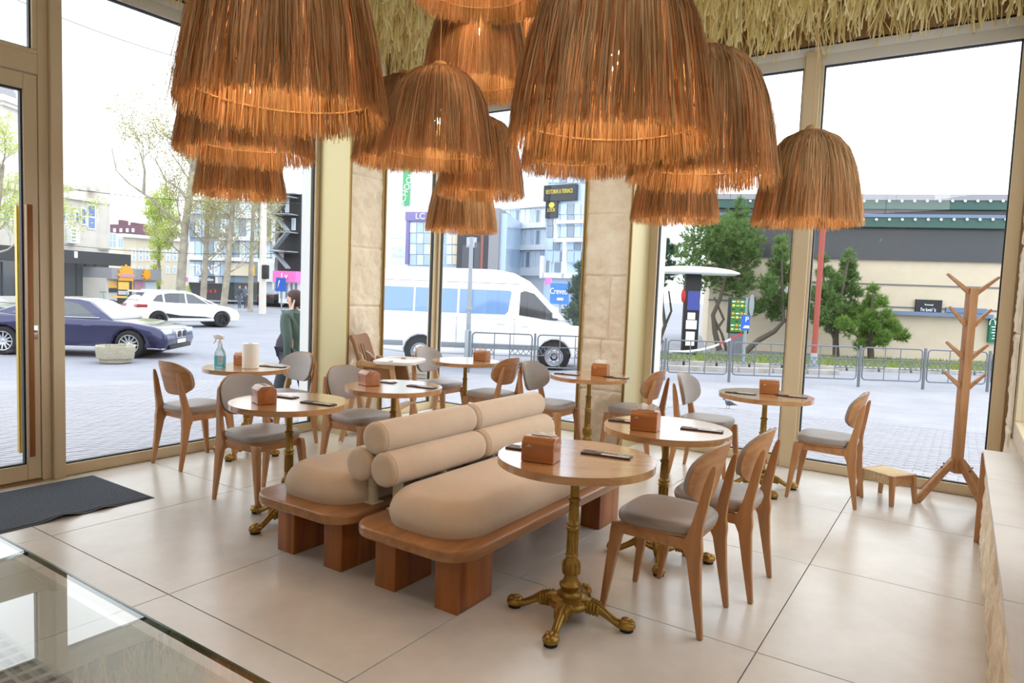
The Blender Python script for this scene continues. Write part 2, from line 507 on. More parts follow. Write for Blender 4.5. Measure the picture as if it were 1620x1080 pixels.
for z0, z1, e, mt in ((HEAD, HEAD + .07, .0, 'white_cladding'), (HEAD + .07, HEAD + .085, .004, 'black'), (HEAD + .085, CEIL, .012, 'brown_board')):
    BX('lintel_board', m_[mt], wr_, XL, 4.75, YR - e, YR + .12, z0, z1)
BX('end_panel', m_['frame_dark'], wr_, 4.545, 4.578, YR - .02, YR + .12, 0, HEAD)
wb_ = struct('wall_back')
BX('plaster_panel', m_['plaster'], wb_, XL - .12, 4.75, -5.1, -5.0, 0, CEIL)

# entrance door with its pull bars
dr = struct('door_1')
for n, y0, y1, z0, z1 in (('stile', 0.352, 0.437, 0.02, 2.835), ('stile', -0.70, -0.615, 0.02, 2.835), ('bottom_rail', -0.615, 0.352, 0.02, 0.13), ('top_rail', -0.615, 0.352, 2.73, 2.835)):
    BX(n, m_['frame'], dr, XL - .075, XL - .005, y0, y1, z0, z1, bevel=0.003, seg=1)
BX('threshold', m_['frame_dark'], dr, XL - .1, XL + .02, -0.72, 0.44, -0.005, 0.014)
BX('pane', m_['window_glass'], dr, XL - .045, XL - .035, -0.603, 0.340, 0.142, 2.718)
g_ = MB()
for y0, y1, z0, z1 in ((-.615, .352, .13, .142), (-.615, .352, 2.718, 2.73), (-.615, -.603, .142, 2.718), (.340, .352, .142, 2.718)): g_.box(XL - .057, XL - .023, y0, y1, z0, z1)
g_.build('gasket', m_['gasket'], dr)['kind'] = 'stuff'
M('pull_inner', (146, 96, 46), 0.4, 0.3); M('pull_outer', (214, 184, 92), 0.3, 0.6)
for nm, xa, mt in (('pull_bar', XL + .05, 'pull_inner'), ('pull_bar', XL - .115, 'pull_outer')):
    h = BX(nm, m_[mt], dr, xa - .018, xa + .018, 0.338, 0.374, 0.2, 1.95, bevel=0.003)
    for z in (0.62, 1.62):
        s_ = MB().cyl((xa, .356, z), (XL - .006 if xa > XL else XL - .074, .39, z), .009, 10).build('standoff', m_['gold_trim'], h)
lk = BX('lock_plate', m_['steel'], dr, XL - .005, XL + .002, 0.39, 0.425, 1.02, 1.12, bevel=.004)
MB().lathe([(.009, 0), (.009, .012)], 14, (0, 0, 0)).build('lock_cylinder', m_['gold_trim'], lk).matrix_local = Matrix.Translation((XL + .002, .408, 1.075)) @ Matrix.Rotation(R(90), 4, 'Y')

# rough stone: a displaced grid, one mesh per slab
def stone_grid(w, h, seed, d=0.042, res=0.014, edge=0.012):
    nx, nz = max(2, int(w / res)), max(2, int(h / res))
    V = []; F = []
    for j in range(nz + 1):
        for i in range(nx + 1):
            x, z = w * i / nx, h * j / nz
            p = Vector((x * 5 + seed * 13.1, z * 5, seed * 7.7))
            a = mnoise.ridged_multi_fractal(p, 0.9, 2.1, 4, 0.9, 2.0, noise_basis='PERLIN_ORIGINAL') * 0.22
            b = mnoise.fractal(p * 2.3 + Vector((5, 5, 5)), 1.0, 2.0, 4, noise_basis='PERLIN_ORIGINAL') * 0.30
            t = mnoise.noise(p * 0.6) * 0.5
            o = max(0.0, min(1.0, 0.35 + a * 0.5 + b + t * 0.5))
            e = min(x, w - x, z, h - z)
            V.append((x, z, d * o * min(1.0, 0.25 + e / edge * 0.75)))
    for j in range(nz):
        for i in range(nx): a = j * (nx + 1) + i; F.append((a, a + 1, a + nx + 2, a + nx + 1))
    return V, F
def stone_face(par, origin, ux, un, w, hs, seed0):
    """stack of rough slabs on a wall: origin, horizontal axis ux, outward normal un, heights hs"""
    ux, un = Vector(ux), Vector(un); z = 0.0
    for k, (h, cuts) in enumerate(hs):
        x = 0.0
        for q, frac in enumerate(cuts):
            ww = w * frac
            V, F = stone_grid(ww - .003, h - .003, seed0 + k * 3 + q)
            V3 = [tuple(Vector(origin) + ux * (x + a + .0015) + Vector((0, 0, z + b + .0015)) + un * c) for a, b, c in V]
            if ux.cross(Vector((0, 0, 1))).dot(un) < 0: F = [f[::-1] for f in F]
            link('stone_slab', mesh_np('stone_slab', V3, F, m_['stone'], smooth=True), par)
            x += ww
        z += h
c1 = struct('column_1')
CY0, CY1, CX = 2.915, 3.40, -0.765
BX('core', m_['plaster'], c1, XL - .02, CX - .03, CY0 + .03, CY1 - .01, 0, CEIL)
BX('gold_panel', m_['gold_panel'], c1, XL, CX - .006, CY0, CY0 + .03, 0, CEIL)
BX('gold_panel', m_['gold_panel'], c1, XL, CX - .006, CY1 - .03, CY1, 0, CEIL)
BX('edge_trim', m_['gold_trim'], c1, CX - .008, CX + .012, CY0 - .004, CY0 + .012, 0, CEIL)
BX('edge_trim', m_['gold_trim'], c1, CX - .008, CX + .012, CY1 - .012, CY1 + .004, 0, CEIL)
stone_face(c1, (CX - .036, CY0 + .013, 0), (0, 1, 0), (1, 0, 0), CY1 - CY0 - .026, [(.62, [1]), (.66, [1]), (.58, [1]), (.7, [1]), (.75, [1]), (.74, [1])], 3)
c2 = struct('column_2')
DX0, DX1, DY = 1.055, 1.565, 4.29
BX('core', m_['plaster'], c2, DX0 + .01, DX1 - .01, DY + .03, YR + .02, 0, CEIL)
BX('gold_panel', m_['gold_panel'], c2, DX1 - .03, DX1, DY + .006, YR, 0, CEIL)
BX('gold_panel', m_['gold_panel'], c2, DX0, DX0 + .03, DY + .006, YR, 0, CEIL)
BX('edge_trim', m_['gold_trim'], c2, DX1 - .012, DX1 + .004, DY - .012, DY + .008, 0, CEIL)
BX('edge_trim', m_['gold_trim'], c2, DX0 - .004, DX0 + .012, DY - .012, DY + .008, 0, CEIL)
stone_face(c2, (DX0 + .013, DY + .036, 0), (1, 0, 0), (0, -1, 0), DX1 - DX0 - .026, [(.55, [1]), (.5, [.45, .55]), (.62, [.6, .4]), (.6, [1]), (.7, [1]), (.65, [1]), (.43, [1])], 31)
# outside cladding of the two columns
cl1 = struct('wall_outer_1')
BX('cladding', m_['white_cladding'], cl1, XL - .28, XL - .09, 2.93, 3.36, -.2, HEAD + .3)
cl2 = struct('wall_outer_2')
BX('cladding', m_['white_cladding'], cl2, 1.09, 1.60, YR + .09, YR + .34, -.2, HEAD + .3)

# right wall: low stone bench wall, tiled ledge, glazing above, stone return
wrr = struct('wall_right')
LX, LZ, LY1 = 4.40, 0.60, 3.52
BX('core', m_['plaster'], wrr, LX + .042, 4.75, -5.0, LY1, 0, LZ - .02)
for k in range(8):
    y1 = LY1 - .03 - k * 0.62
    V, F = stone_grid(.617, LZ - .025, 60 + k, d=0.045, res=0.016)
    V3 = [(LX + .042 - c, y1 - .62 + a, b) for a, b, c in V]
    link('stone_slab', mesh_np('stone_slab', V3, [f[::-1] for f in F], m_['stone'], smooth=True), wrr)
for k in range(6):
    y1 = LY1 - k * 0.9
    BX('ledge_tile', m_['ledge_tile'], wrr, LX - .004, 4.585, y1 - .897, y1, LZ - .02, LZ, bevel=.002, seg=1)
BX('corner_board', m_['oak'], wrr, LX - .012, LX + .03, LY1 - .03, LY1 + .004, 0, LZ - .02, bevel=.002)
BX('end_board', m_['plaster'], wrr, LX + .03, 4.6, LY1 - .01, LY1, 0, LZ - .02)
RY = 4.26
BX('return_core', m_['plaster'], wrr, 4.578, 4.75, RY, YR, 0, CEIL)
BX('low_wall', m_['plaster'], wrr, 4.565, 4.75, LY1, RY, 0, LZ - .02)
stone_face(wrr, (4.578, RY, 0), (0, 1, 0), (-1, 0, 0), YR - RY, [(.62, [1]), (.7, [.5, .5]), (.66, [1]), (.7, [.4, .6]), (.7, [1]), (.67, [1])], 90)
BX('lintel_board', m_['brown_board'], wrr, 4.56, 4.75, -5.0, YR, HEAD, CEIL)
w7 = struct('window_7')
BX('solid_wall', m_['plaster'], wrr, 4.56, 4.75, -5.0, 1.1, LZ - .02, HEAD)  # unseen stretch made solid instead of glazed, to darken the foreground
for n, y0, y1, z0, z1 in (('bottom_rail', 1.1, RY, LZ - .02, LZ + .11), ('head', 1.1, RY, HEAD - .09, HEAD), ('stile', RY - .03, RY, LZ + .11, HEAD - .09), ('stile', 1.1, 1.17, LZ + .11, HEAD - .09)):
    BX(n, m_['frame'], w7, 4.585, 4.66, y0, y1, z0, z1, bevel=.003, seg=1)
BX('pane', m_['window_glass'], w7, 4.617, 4.627, 1.17, RY - .03, LZ + .11, HEAD - .09)

# straw thatch hung from the ceiling: shredded strips, far too many to count
def strips(n, seed, x0, x1, y0, y1, z_top, lmin, lmax, wmin, wmax):
    g = np.random.default_rng(seed)
    x = g.uniform(x0, x1, n); y = g.uniform(y0, y1, n); zt = g.uniform(*z_top, n)
    ln = g.uniform(lmin, lmax, n); w = g.uniform(wmin, wmax, n); a = g.uniform(0, 2 * PI, n)
    tx, ty = g.normal(0, .16, n), g.normal(0, .16, n); cx, cy = g.normal(0, .05, n), g.normal(0, .05, n)
    V = np.zeros((n, 6, 3), np.float32)
    tw = g.normal(0, .7, n)
    for k, f in enumerate((0.0, 0.55, 1.0)):
        px = x + tx * ln * f + cx * f * (1 - f); py = y + ty * ln * f + cy * f * (1 - f); pz = np.maximum(zt - ln * f, 3.57 + g.uniform(0, .06, n))
        aa = a + tw * f; ww = w * (1 - .35 * f)
        V[:, 2 * k] = np.stack([px - np.cos(aa) * ww / 2, py - np.sin(aa) * ww / 2, pz], 1)
        V[:, 2 * k + 1] = np.stack([px + np.cos(aa) * ww / 2, py + np.sin(aa) * ww / 2, pz], 1)
    b = (np.arange(n) * 6)[:, None]
    F = np.concatenate([b + np.array([[0, 1, 3, 2]]), b + np.array([[2, 3, 5, 4]])])
    return V.reshape(-1, 3), F
V, F = strips(11000, 5, XL + .03, 4.55, 0.6, YR - .03, (3.85, 4.05), .14, .40, .010, .024)
th = link('straw_thatch', mesh_np('straw_thatch', V, F, m_['straw']))
tag(th, 'shredded pale yellow straw hanging in a thick fringe from the ceiling', 'thatch', kind='stuff')
V, F = strips(3000, 6, XL + .05, 4.5, -4.9, 0.6, (3.9, 4.05), .14, .34, .014, .03)
th2 = link('straw_thatch', mesh_np('straw_thatch', V, F, m_['straw']))
tag(th2, 'shredded straw fringe on the ceiling over the serving counter', 'thatch', kind='stuff')
# ------------------------------------------------------------------ pendant lamps of raffia
def lamp_profile(t):
    """radius, drop below the cap for 0..1 along the fibre"""
    P = [(0.0, .035, 0.0), (.08, .085, .012), (.2, .152, .05), (.34, .205, .112), (.5, .245, .208), (.68, .272, .33), (.85, .290, .445), (1.0, .305, .55)]
    for a, b in zip(P, P[1:]):
        if t <= b[0]:
            k = (t - a[0]) / (b[0] - a[0]); return a[1] + (b[1] - a[1]) * k, a[2] + (b[2] - a[2]) * k
    k = (t - 1.0) / .15
    return P[-1][1] + .010 * k, P[-1][2] + .085 * k
def raffia(seed, n=3800, segs=6):
    g = np.random.default_rng(seed); V = []; F = []
    for i in range(n):
        a = g.uniform(0, 2 * PI); t1 = .985 + g.normal(0, .018) if i % 6 else 1.0 + g.uniform(-.2, .02)
        t0 = g.uniform(0, .07); w = g.uniform(.0011, .0026); off = g.uniform(-.016, .006)
        sw, sp = g.normal(0, .07), g.uniform(0, 6.28); fl = g.normal(-.004, .007); sk = g.normal(0, .10) if i % 10 == 0 else 0
        o = len(V)
        tw = g.uniform(-1.1, 1.1)
        for k in range(segs + 1):
            f = k / segs; t = t0 + (t1 - t0) * f
            r, z = lamp_profile(min(t, 1.14))
            r += off * min(1, f * 3) + fl * f * f + .003 * math.sin(9 * f + sp)
            b = a + sw * f * f * .6 + .018 * math.sin(5 * f + sp) * f + sk * f ** 3
            ww = w * (.75 + .5 * math.sin(f * 3.0)) / 2 * 1.25
            c, s = math.cos(b), math.sin(b); q = tw * (f - .3)
            dx, dy = -s * math.cos(q) + c * math.sin(q), c * math.cos(q) + s * math.sin(q)
            V.append((r * c - dx * ww, r * s - dy * ww, -z)); V.append((r * c + dx * ww, r * s + dy * ww, -z))
        for k in range(segs): F.append((o + 2 * k, o + 2 * k + 1, o + 2 * k + 3, o + 2 * k + 2))
    return V, F
LH_ = 0.55
def ring_pts(r, z, n=40): return [(r * math.cos(2 * PI * k / n), r * math.sin(2 * PI * k / n), z) for k in range(n)]
raf = [mesh_np('fringe', *raffia(100 + s), m_['raffia']) for s in range(4)]
hoop_lo = MB().tube(ring_pts(.276, -.470), .0035, 6, closed=True).mesh('hoop', m_['rattan'])
hoop_mid = MB().tube(ring_pts(.231, -.21), .003, 6, closed=True).mesh('hoop', m_['rattan'])
cap_me = MB().lathe([(.012, .03), (.03, .022), (.042, .0), (.038, -.012), (.012, -.016)], 16).mesh('cap', m_['rattan'])
sock_me = MB().lathe([(.004, .0), (.004, -.125), (.019, -.13), (.019, -.205), (.014, -.215)], 14).mesh('socket', m_['black'])
bulb_me = MB().lathe([(.013, -.213), (.015, -.23), (.027, -.26), (.031, -.285), (.027, -.308), (.014, -.323), (.003, -.327)], 14).mesh('bulb', m_['bulb_glass'])
cords = {}
def pendant(x, y, zb, label, var):
    kz = .89 if var == 3 else 1.0      # one shade hangs a little squatter
    t = thing('pendant_lamp', label, 'lamp', (x, y, zb + LH_ * kz), rnd.uniform(0, 6.28), 'raffia pendant lamps')
    t.scale = (1, 1, kz)
    fr = link('fringe', raf[var % 4], t); fr['kind'] = 'stuff'
    link('hoop', hoop_lo, t); link('hoop', hoop_mid, t); link('cap', cap_me, t)
    s = link('socket', sock_me, t); link('bulb', bulb_me, s)
    MB().cyl((0, 0, .02), (0, 0, (CEIL - zb - LH_ * kz + .002) / kz), .0025, 8).build('cord', m_['rattan'], t)
for i, (x, y, zb, lb) in enumerate([
    (2.481, -.38, 1.985, 'very large shaggy raffia pendant hanging nearest the entrance door'),
    (1.428, .232, 2.05, 'raffia pendant hidden behind the big one near the door, wide fringe below it'),
    (-.048, 1.227, 2.07, 'pale raffia pendant hanging lowest against the window with the bare tree'),
    (1.887, 1.044, 2.14, 'dome shaped raffia pendant over the sofa, whole cap and cord fitting seen'),
    (1.22, 1.49, 2.253, 'raffia pendant peeping out left behind the dome shaped one over the sofa'),
    (1.862, 1.393, 2.60, 'high raffia pendant behind the dome shaped one, its hoop seen inside the rim'),
    (2.182, .946, 2.86, 'topmost raffia pendant cut by the frame top, only its fringe seen'),
    (3.31, .147, 1.93, 'largest shaggy raffia pendant hanging over the nearest round table'),
    (2.396, 1.622, 2.16, 'raffia pendant below and behind the largest one, long hoop line on its rim'),
    (3.277, 1.092, 1.97, 'tall reddish raffia pendant with rounded shoulder right of the largest one'),
    (2.479, 2.932, 2.02, 'small looking raffia pendant before the stone column with window on its right'),
    (3.412, 2.6, 1.945, 'raffia pendant hanging alone before the mullion of the right window'),
    (.61, 2.901, 1.975, 'raffia pendant hanging before the corner post above the white minibus'),
    (1.352, 2.158, 2.14, 'raffia pendant just above the one before the corner post'),
    (2.085, 1.823, 2.99, 'golden lit raffia pendant wedged high between two others, underside glowing')]):
    pendant(x, y, zb, lb, i)

# ------------------------------------------------------------------ round tables with cast brass feet
def plank_top(r, n=7, t=.034, z=.755):
    """round top glued up of staves: each stave its own island, all one joined board"""
    m = MB(); w = 2 * r / n
    for i in range(n):
        x0, x1 = -r + i * w, -r + (i + 1) * w; P = []
        K = 14
        for k in range(K + 1): x = x0 + (x1 - x0) * k / K; P.append((x, -math.sqrt(max(0, r * r - x * x))))
        for k in range(K + 1): x = x1 + (x0 - x1) * k / K; P.append((x, math.sqrt(max(0, r * r - x * x))))
        Q = [P[0]]
        for p in P[1:]:
            if (p[0] - Q[-1][0]) ** 2 + (p[1] - Q[-1][1]) ** 2 > 1e-9: Q.append(p)
        if (Q[0][0] - Q[-1][0]) ** 2 + (Q[0][1] - Q[-1][1]) ** 2 < 1e-9: Q.pop()
        m.prism(Q, z - t, z)
    return m
top_me = plank_top(.355).mesh('tabletop', m_['oak_top'], bevel=0, smooth=30)
prof = [(.052, .10), (.056, .112), (.05, .13), (.036, .137), (.05, .155), (.052, .165), (.036, .178), (.03, .2), (.036, .215), (.04, .24), (.036, .27), (.026, .288), (.027, .296), (.031, .3), (.027, .306), (.024, .32), (.024, .415), (.03, .42), (.03, .43), (.025, .436), (.031, .442), (.031, .45), (.023, .458), (.021, .55), (.0275, .556), (.0275, .566), (.02, .572), (.019, .66), (.02, .69), (.03, .71), (.06, .7205)]
col_mb = MB().lathe(prof, 20)
for k in range(10):
    a = 2 * PI * k / 10
    col_mb.cyl((.0235 * math.cos(a), .0235 * math.sin(a), .312), (.0235 * math.cos(a), .0235 * math.sin(a), .412), .0045, 5)
    col_mb.cyl((.0215 * math.cos(a), .0215 * math.sin(a), .462), (.019 * math.cos(a), .019 * math.sin(a), .545), .0038, 5)
    col_mb.ball((.036 * math.cos(a), .036 * math.sin(a), .242), (.009, .009, .032), 5, 5)
col_me = col_mb.mesh('column', m_['brass'], smooth=50)
hub_me = MB().lathe([(.03, .06), (.085, .062), (.098, .072), (.102, .086), (.09, .094), (.088, .099), (.07, .103), (.06, .11), (.03, .112)], 28).mesh('hub', m_['brass'])
bead = MB()
for k in range(30): a = 2 * PI * k / 30; bead.ball((.086 * math.cos(a), .086 * math.sin(a), .098), .0055, 6, 4)
bead_me = bead.mesh('beading', m_['brass'])
lg = MB()
secs = []
for d, z, w, h in ((.055, .082, .085, .05), (.085, .084, .078, .05), (.115, .082, .056, .046), (.15, .068, .042, .036), (.185, .046, .036, .03), (.215, .03, .036, .03), (.235, .026, .046, .036)):
    S = []
    for k in range(12):
        a = 2 * PI * k / 12; S.append((d, w / 2 * math.copysign(abs(math.cos(a)) ** .7, math.cos(a)), z + h / 2 * math.copysign(abs(math.sin(a)) ** .7, math.sin(a))))
    secs.append(S)
lg.loft(secs)
lg.ball((.266, 0, .027), (.042, .038, .024), 14, 9)
for q, y, z in ((.262, 0, .05), (.258, .018, .044), (.258, -.018, .044), (.283, .011, .041), (.283, -.011, .041)): lg.ball((q, y, z), (.02, .011, .011), 8, 6)
for q in (.09, .105, .12, .135):
    for s in (-1, 1): lg.ball((q, s * .03 * (1 - (q - .09) * 6), .082 - (q - .09) * .2), (.012, .012, .03), 6, 5)
lg.tube([(.1, .0, .108), (.14, 0, .094), (.18, 0, .066), (.22, 0, .043)], [.009, .008, .006, .005], 6)
leg_me = lg.mesh('foot', m_['brass'], smooth=60)
pad_me = MB().lathe([(.027, 0), (.03, .001), (.03, .006), (.026, .008)], 14, (.268, 0, 0)).mesh('glide', m_['rubber'])
def table(x, y, rz, label):
    t = thing('round_table', label, 'table', (x, y, 0), R(rz), 'round cafe tables')
    tp = link('tabletop', top_me, t); tp.rotation_euler = (0, 0, R(25 - rz))
    link('column', col_me, t); hb = link('hub', hub_me, t); link('beading', bead_me, hb)['kind'] = 'stuff'
    for k in range(4):
        f = link('foot', leg_me, t); f.rotation_euler = (0, 0, k * PI / 2); link('glide', pad_me, f)
    return t
TB = [(2.82, .97, 12, 'round oak table with ornate brass foot at the near end of the right sofa'),
      (2.876, 1.948, 20, 'round oak table with brass foot behind the nearest one, two chairs pulled up'),
      (2.974, 3.832, 35, 'round oak table before the right window, pigeon seen beyond it'),
      (1.449, 3.779, 30, 'small looking round oak table in front of the right stone column'),
      (-.03, 3.867, 40, 'round oak table in the corner before the white minibus'),
      (.759, 1.967, 10, 'round oak table behind the sofa back, high chair beyond it'),
      (.792, 1.006, 8, 'round oak table at the near end of the left sofa'),
      (-.846, 1.861, 25, 'round oak table by the window carrying the paper towel roll and spray bottle')]
for x, y, rz, lb in TB: table(x, y, rz, lb)

# ------------------------------------------------------------------ oak chairs with grey pads (front towards +x)
def make_chair(label):
    t = thing('dining_chair', label, 'chair', (0, 0, 0), 0, 'oak dining chairs')
    def oval(w, d, z, k=1.0, n=28, front=1.12):
        P = []
        for i in range(n):
            a = 2 * PI * i / n; c, s = math.cos(a), math.sin(a)
            x = d / 2 * math.copysign(abs(c) ** .55, c); y = w / 2 * math.copysign(abs(s) ** .55, s)
            y *= (1.0 + .06 * (x / (d / 2)))
            P.append((x * k, y * k, z))
        return P
    cush = MB().loft([[(p[0] + .005, p[1], p[2]) for p in oval(.415, .415, z, k)] for z, k in ((.442, .96), (.446, 1.0), (.462, 1.012), (.477, .995), (.486, .95), (.4905, .86), (.4925, .6), (.493, .25))])
    cush.build('seat', m_['seat_grey'], t, smooth=60)
    fr = MB().loft([[(p[0] + .005, p[1], p[2]) for p in oval(.40, .405, z, k)] for z, k in ((.428, .96), (.431, 1.0), (.442, 1.0))])
    fr.build('seat_board', m_['oak_x'], t, smooth=50)
    ap = MB()
    for s in (-1, 1): ap.bar((.165, s * .168, .405), (-.165, s * .178, .40), .024, .052)
    ap.bar((.17, -.16, .405), (.17, .16, .405), .022, .052); ap.bar((-.15, -.165, .405), (-.15, .165, .405), .022, .045)
    ap.build('apron', m_['oak_x'], t, bevel=.004)
    for s in (-1, 1):      # front legs, splayed and tapering
        secs = []
        for z, x, y, w, d in ((0.0, .238, .196, .022, .026), (.2, .213, .186, .033, .042), (.36, .192, .178, .038, .056), (.405, .183, .174, .036, .07), (.43, .172, .171, .032, .085)):
            secs.append([(x - d / 2, s * y - w / 2, z), (x + d / 2, s * y - w / 2, z), (x + d / 2, s * y + w / 2, z), (x - d / 2, s * y + w / 2, z)])
        MB().loft(secs).build('leg', m_['oak'], t, bevel=.006, smooth=50)
        secs = []          # rear leg and back post in one boomerang
        for z, x, y, w, d in ((0.0, -.236, .196, .022, .026), (.2, -.206, .192, .032, .044), (.34, -.188, .188, .036, .062), (.385, -.178, .186, .036, .088), (.41, -.172, .185, .036, .094), (.44, -.181, .184, .035, .068), (.50, -.193, .182, .032, .052), (.60, -.212, .176, .026, .044), (.68, -.226, .170, .02, .038), (.745, -.240, .164, .014, .026), (.765, -.245, .162, .010, .014)):
            secs.append([(x - d / 2, s * y - w / 2, z), (x + d / 2, s * y - w / 2, z), (x + d / 2, s * y + w / 2, z), (x - d / 2, s * y + w / 2, z)])
        l = MB().loft(secs).build('leg', m_['oak'], t, bevel=.006, smooth=50)
        MB().lathe([(.009, 0), (.011, .002), (.011, .006)], 10, (-.236, s * .196, -.001)).build('glide', m_['rubber'], l)
    # back: curved ply shell with rounded ends, pad on the front
    def shell(w, h, th0, th1, n=26, mm=9, zc=.708):
        A = []; B = []
        for j in range(mm + 1):
            v = -1 + 2 * j / mm; ra = []; rb = []
            for i in range(n + 1):
                u = -1 + 2 * i / n
                hw = (1 - abs(v) ** 3.2 * .36)
                y = u * w / 2 * hw; z = zc + v * h / 2 * (1 - abs(u) ** 4 * .13)
                x = -.196 - (z - .6) * .25 + (y / (w / 2)) ** 2 * .062
                e = max(abs(u) ** 6, abs(v) ** 6) * .004
                ra.append((x + th0 + (0 if th0 == 0 else -e), y, z)); rb.append((x + th1 - e if th1 > 0 else x + th1, y, z))
            A.append(ra); B.append(rb)
        m = MB(); vs = [p for r in A for p in r] + [p for r in B for p in r]; k = n + 1; o = k * (mm + 1); fs = []
        for j in range(mm):
            for i in range(n):
                a = j * k + i; fs.append((a, a + 1, a + k + 1, a + k)); fs.append((o + a + k, o + a + k + 1, o + a + 1, o + a))
        for i in range(n): fs.append((i + 1, i, o + i, o + i + 1)); a = mm * k + i; fs.append((a, a + 1, o + a + 1, o + a))
        for j in range(mm): a = j * k; fs.append((a, a + k, o + a + k, o + a)); a = j * k + n; fs.append((a + k, a, o + a, o + a + k))
        return m.add(vs, fs)
    b = shell(.43, .268, 0.0, .012).build('backrest', m_['oak_x'], t, smooth=50)
    shell(.415, .252, .013, .032).build('back_pad', m_['seat_grey'], b, smooth=60)
    return t
CH = [(3.136, 1.35, 180, 'grey padded oak chair nearest the camera, pulled up to the nearest table'),
      (3.222, 1.86, 180, 'grey padded oak chair just behind the nearest chair, back turned to us'),
      (3.436, 3.93, 180, 'grey padded oak chair beside the coat stand, facing the window table'),
      (1.80, 4.02, 180, 'oak chair with its wooden back to us right of the stone column'),
      (2.47, 3.98, 0, 'oak chair with grey back pad seen edge on, facing the right window table'),
      (-.916, 1.43, 90, 'oak chair by the left window with its wooden back to us, nearest the door mat'),
      (.31, 1.16, 0, 'oak chair facing the table at the near end of the left sofa'),
      (-.93, 2.295, -90, 'oak chair with pale lit back pad against the gold panel of the left column'),
      (.33, 2.06, 0, 'oak chair half hidden by the sofa, facing the table before the high chair'),
      (-.44, 3.95, 0, 'oak chair with grey back before the corner post, left of the corner table'),
      (.36, 3.80, 180, 'oak chair with its wooden back to us, right of the corner table'),
      (1.10, 3.68, 0, 'oak chair left of the right stone column, grey back pad turned right')]
ch0 = None
for x, y, a, lb in CH:
    if ch0 is None:
        ch0 = make_chair(lb); ch0.location = (x, y, 0); ch0.rotation_euler = (0, 0, R(a))
    else: dup(ch0, (x, y, 0), R(a), lb)

# ------------------------------------------------------------------ two sofas back to back
def slab_planks(x0, x1, y0, y1, z0, z1, r):
    m = MB(); m.prism(rrect(x0, x1, y0, y1, r, 8), z0, z1); return m
def cushion(x0, x1, y0, y1, z0, h, r):
    secs = []; cx = (x0 + x1) / 2
    for k in range(11):
        t = k / 10; a = t * PI / 2
        z = z0 + h * math.sin(a)
        g = .105 * (1 - math.cos(a)) ** 1.2
        low = .014 * max(0, 1 - t / .2)
        q = g + low
        pl = .0022 * max(0.0, 1 - abs(t - .16) / .16)
        rr_ = rrect(x0 + q, x1 - q, y0 + q, y1 - q, max(.05, r - q * .4), 26)
        secs.append([(x + pl * math.sin(i_ * 2.4) * (1 if x > cx else -1), y + pl * math.sin(i_ * 2.4), z) for i_, (x, y) in enumerate(rr_)])
    n = len(secs[0]); cx, cy = (x0 + x1) / 2, (y0 + y1) / 2
    for f, dz in ((.8, .006), (.55, .010), (.25, .013)):
        L_ = secs[10]; secs.append([(cx + (p[0] - cx) * f, cy + (p[1] - cy) * (1 - (1 - f) * .25), p[2] + dz) for p in L_])
    return MB().loft(secs)
def roll(x, z, r, y0, y1):
    """bolster along y with softly domed, gathered ends"""
    m = MB(); n = 32; secs = []
    for y, k in ((y0 - .012, .2), (y0 - .013, .55), (y0 - .009, .8), (y0 - .001, .93), (y0 + .012, .99), (y0 + .03, 1.0), ((y0 + y1) / 2, 1.012), (y1 - .03, 1.0), (y1 - .012, .99), (y1 + .001, .93), (y1 + .009, .8), (y1 + .013, .55), (y1 + .012, .2)):
        S = []
        for i in range(n):
            a = 2 * PI * i / n; q = r * k * (1 + (.012 * math.sin(a * 9) if k < .95 and k > .3 else 0))
            S.append((x + q * math.cos(a), y, z + q * math.sin(a)))
        secs.append(S)
    return m.loft(secs)
def seams(x, z, r, y0, y1):
    m = MB()
    for y in (y0 + .016,): m.tube([(x + r * .994 * math.cos(2 * PI * k / 36), y, z + r * .994 * math.sin(2 * PI * k / 36)) for k in range(36)], .0022, 5, closed=True)
    return m
def sofa(x0, x1, lx0, lx1, rx, cx0, cx1, label):
    t = thing('bench_sofa', label, 'sofa', (0, 0, 0), 0, None)
    slab_planks(x0, x1, .55, 2.54, .282, .334, .145).build('bench_slab', m_['bench_oak'], t, bevel=.014, seg=3, smooth=50)
    for ly0, ly1 in ((.668, .945), (2.125, 2.405)):
        for a in (lx0, lx1 - .135): BX('leg', m_['pine_stain'], t, a, a + .135, ly0, ly1, 0, .282, bevel=.004)
    c = cushion(cx0, cx1, .645, 2.46, .334, .158, .21).build('seat_cushion', m_['suede'], t, smooth=70)
    for y0, y1 in ((.745, 1.525), (1.555, 2.335)):
        b = roll(rx, .560, .088, y0, y1).build('bolster', m_['suede'], t, smooth=70)
        seams(rx, .560, .088, y0, y1).build('seam', m_['suede_seam'], b)
    for y in (.86, 1.22, 1.70, 2.22):
        p = MB().cyl((rx, y, .338), (rx, y, .49), .027, 18).build('post', m_['cream_metal'], t)
        BX('base_plate', m_['cream_metal'], p, rx - .042, rx + .042, y - .04, y + .04, .334, .340, bevel=.002)
    return t
sofa(1.797, 2.50, 1.882, 2.402, 1.845, 1.862, 2.435, 'beige suede sofa bench on stained block legs facing right, nearer the camera')
sofa(1.022, 1.747, 1.131, 1.642, 1.668, 1.07, 1.655, 'beige suede sofa bench on stained block legs facing left, behind the nearer one')
for y0, y1, lb in ((.77, 1.545, 'beige suede top bolster along the near half of the sofa backs'), (1.575, 2.345, 'beige suede top bolster along the far half of the sofa backs')):
    o = roll(1.757, .705, .086, y0, y1).build('top_bolster', m_['suede'], None, smooth=70)
    tag(o, lb, 'bolster', 'top bolsters of the sofas')
    seams(1.757, .705, .086, y0, y1).build('seam', m_['suede_seam'], o)

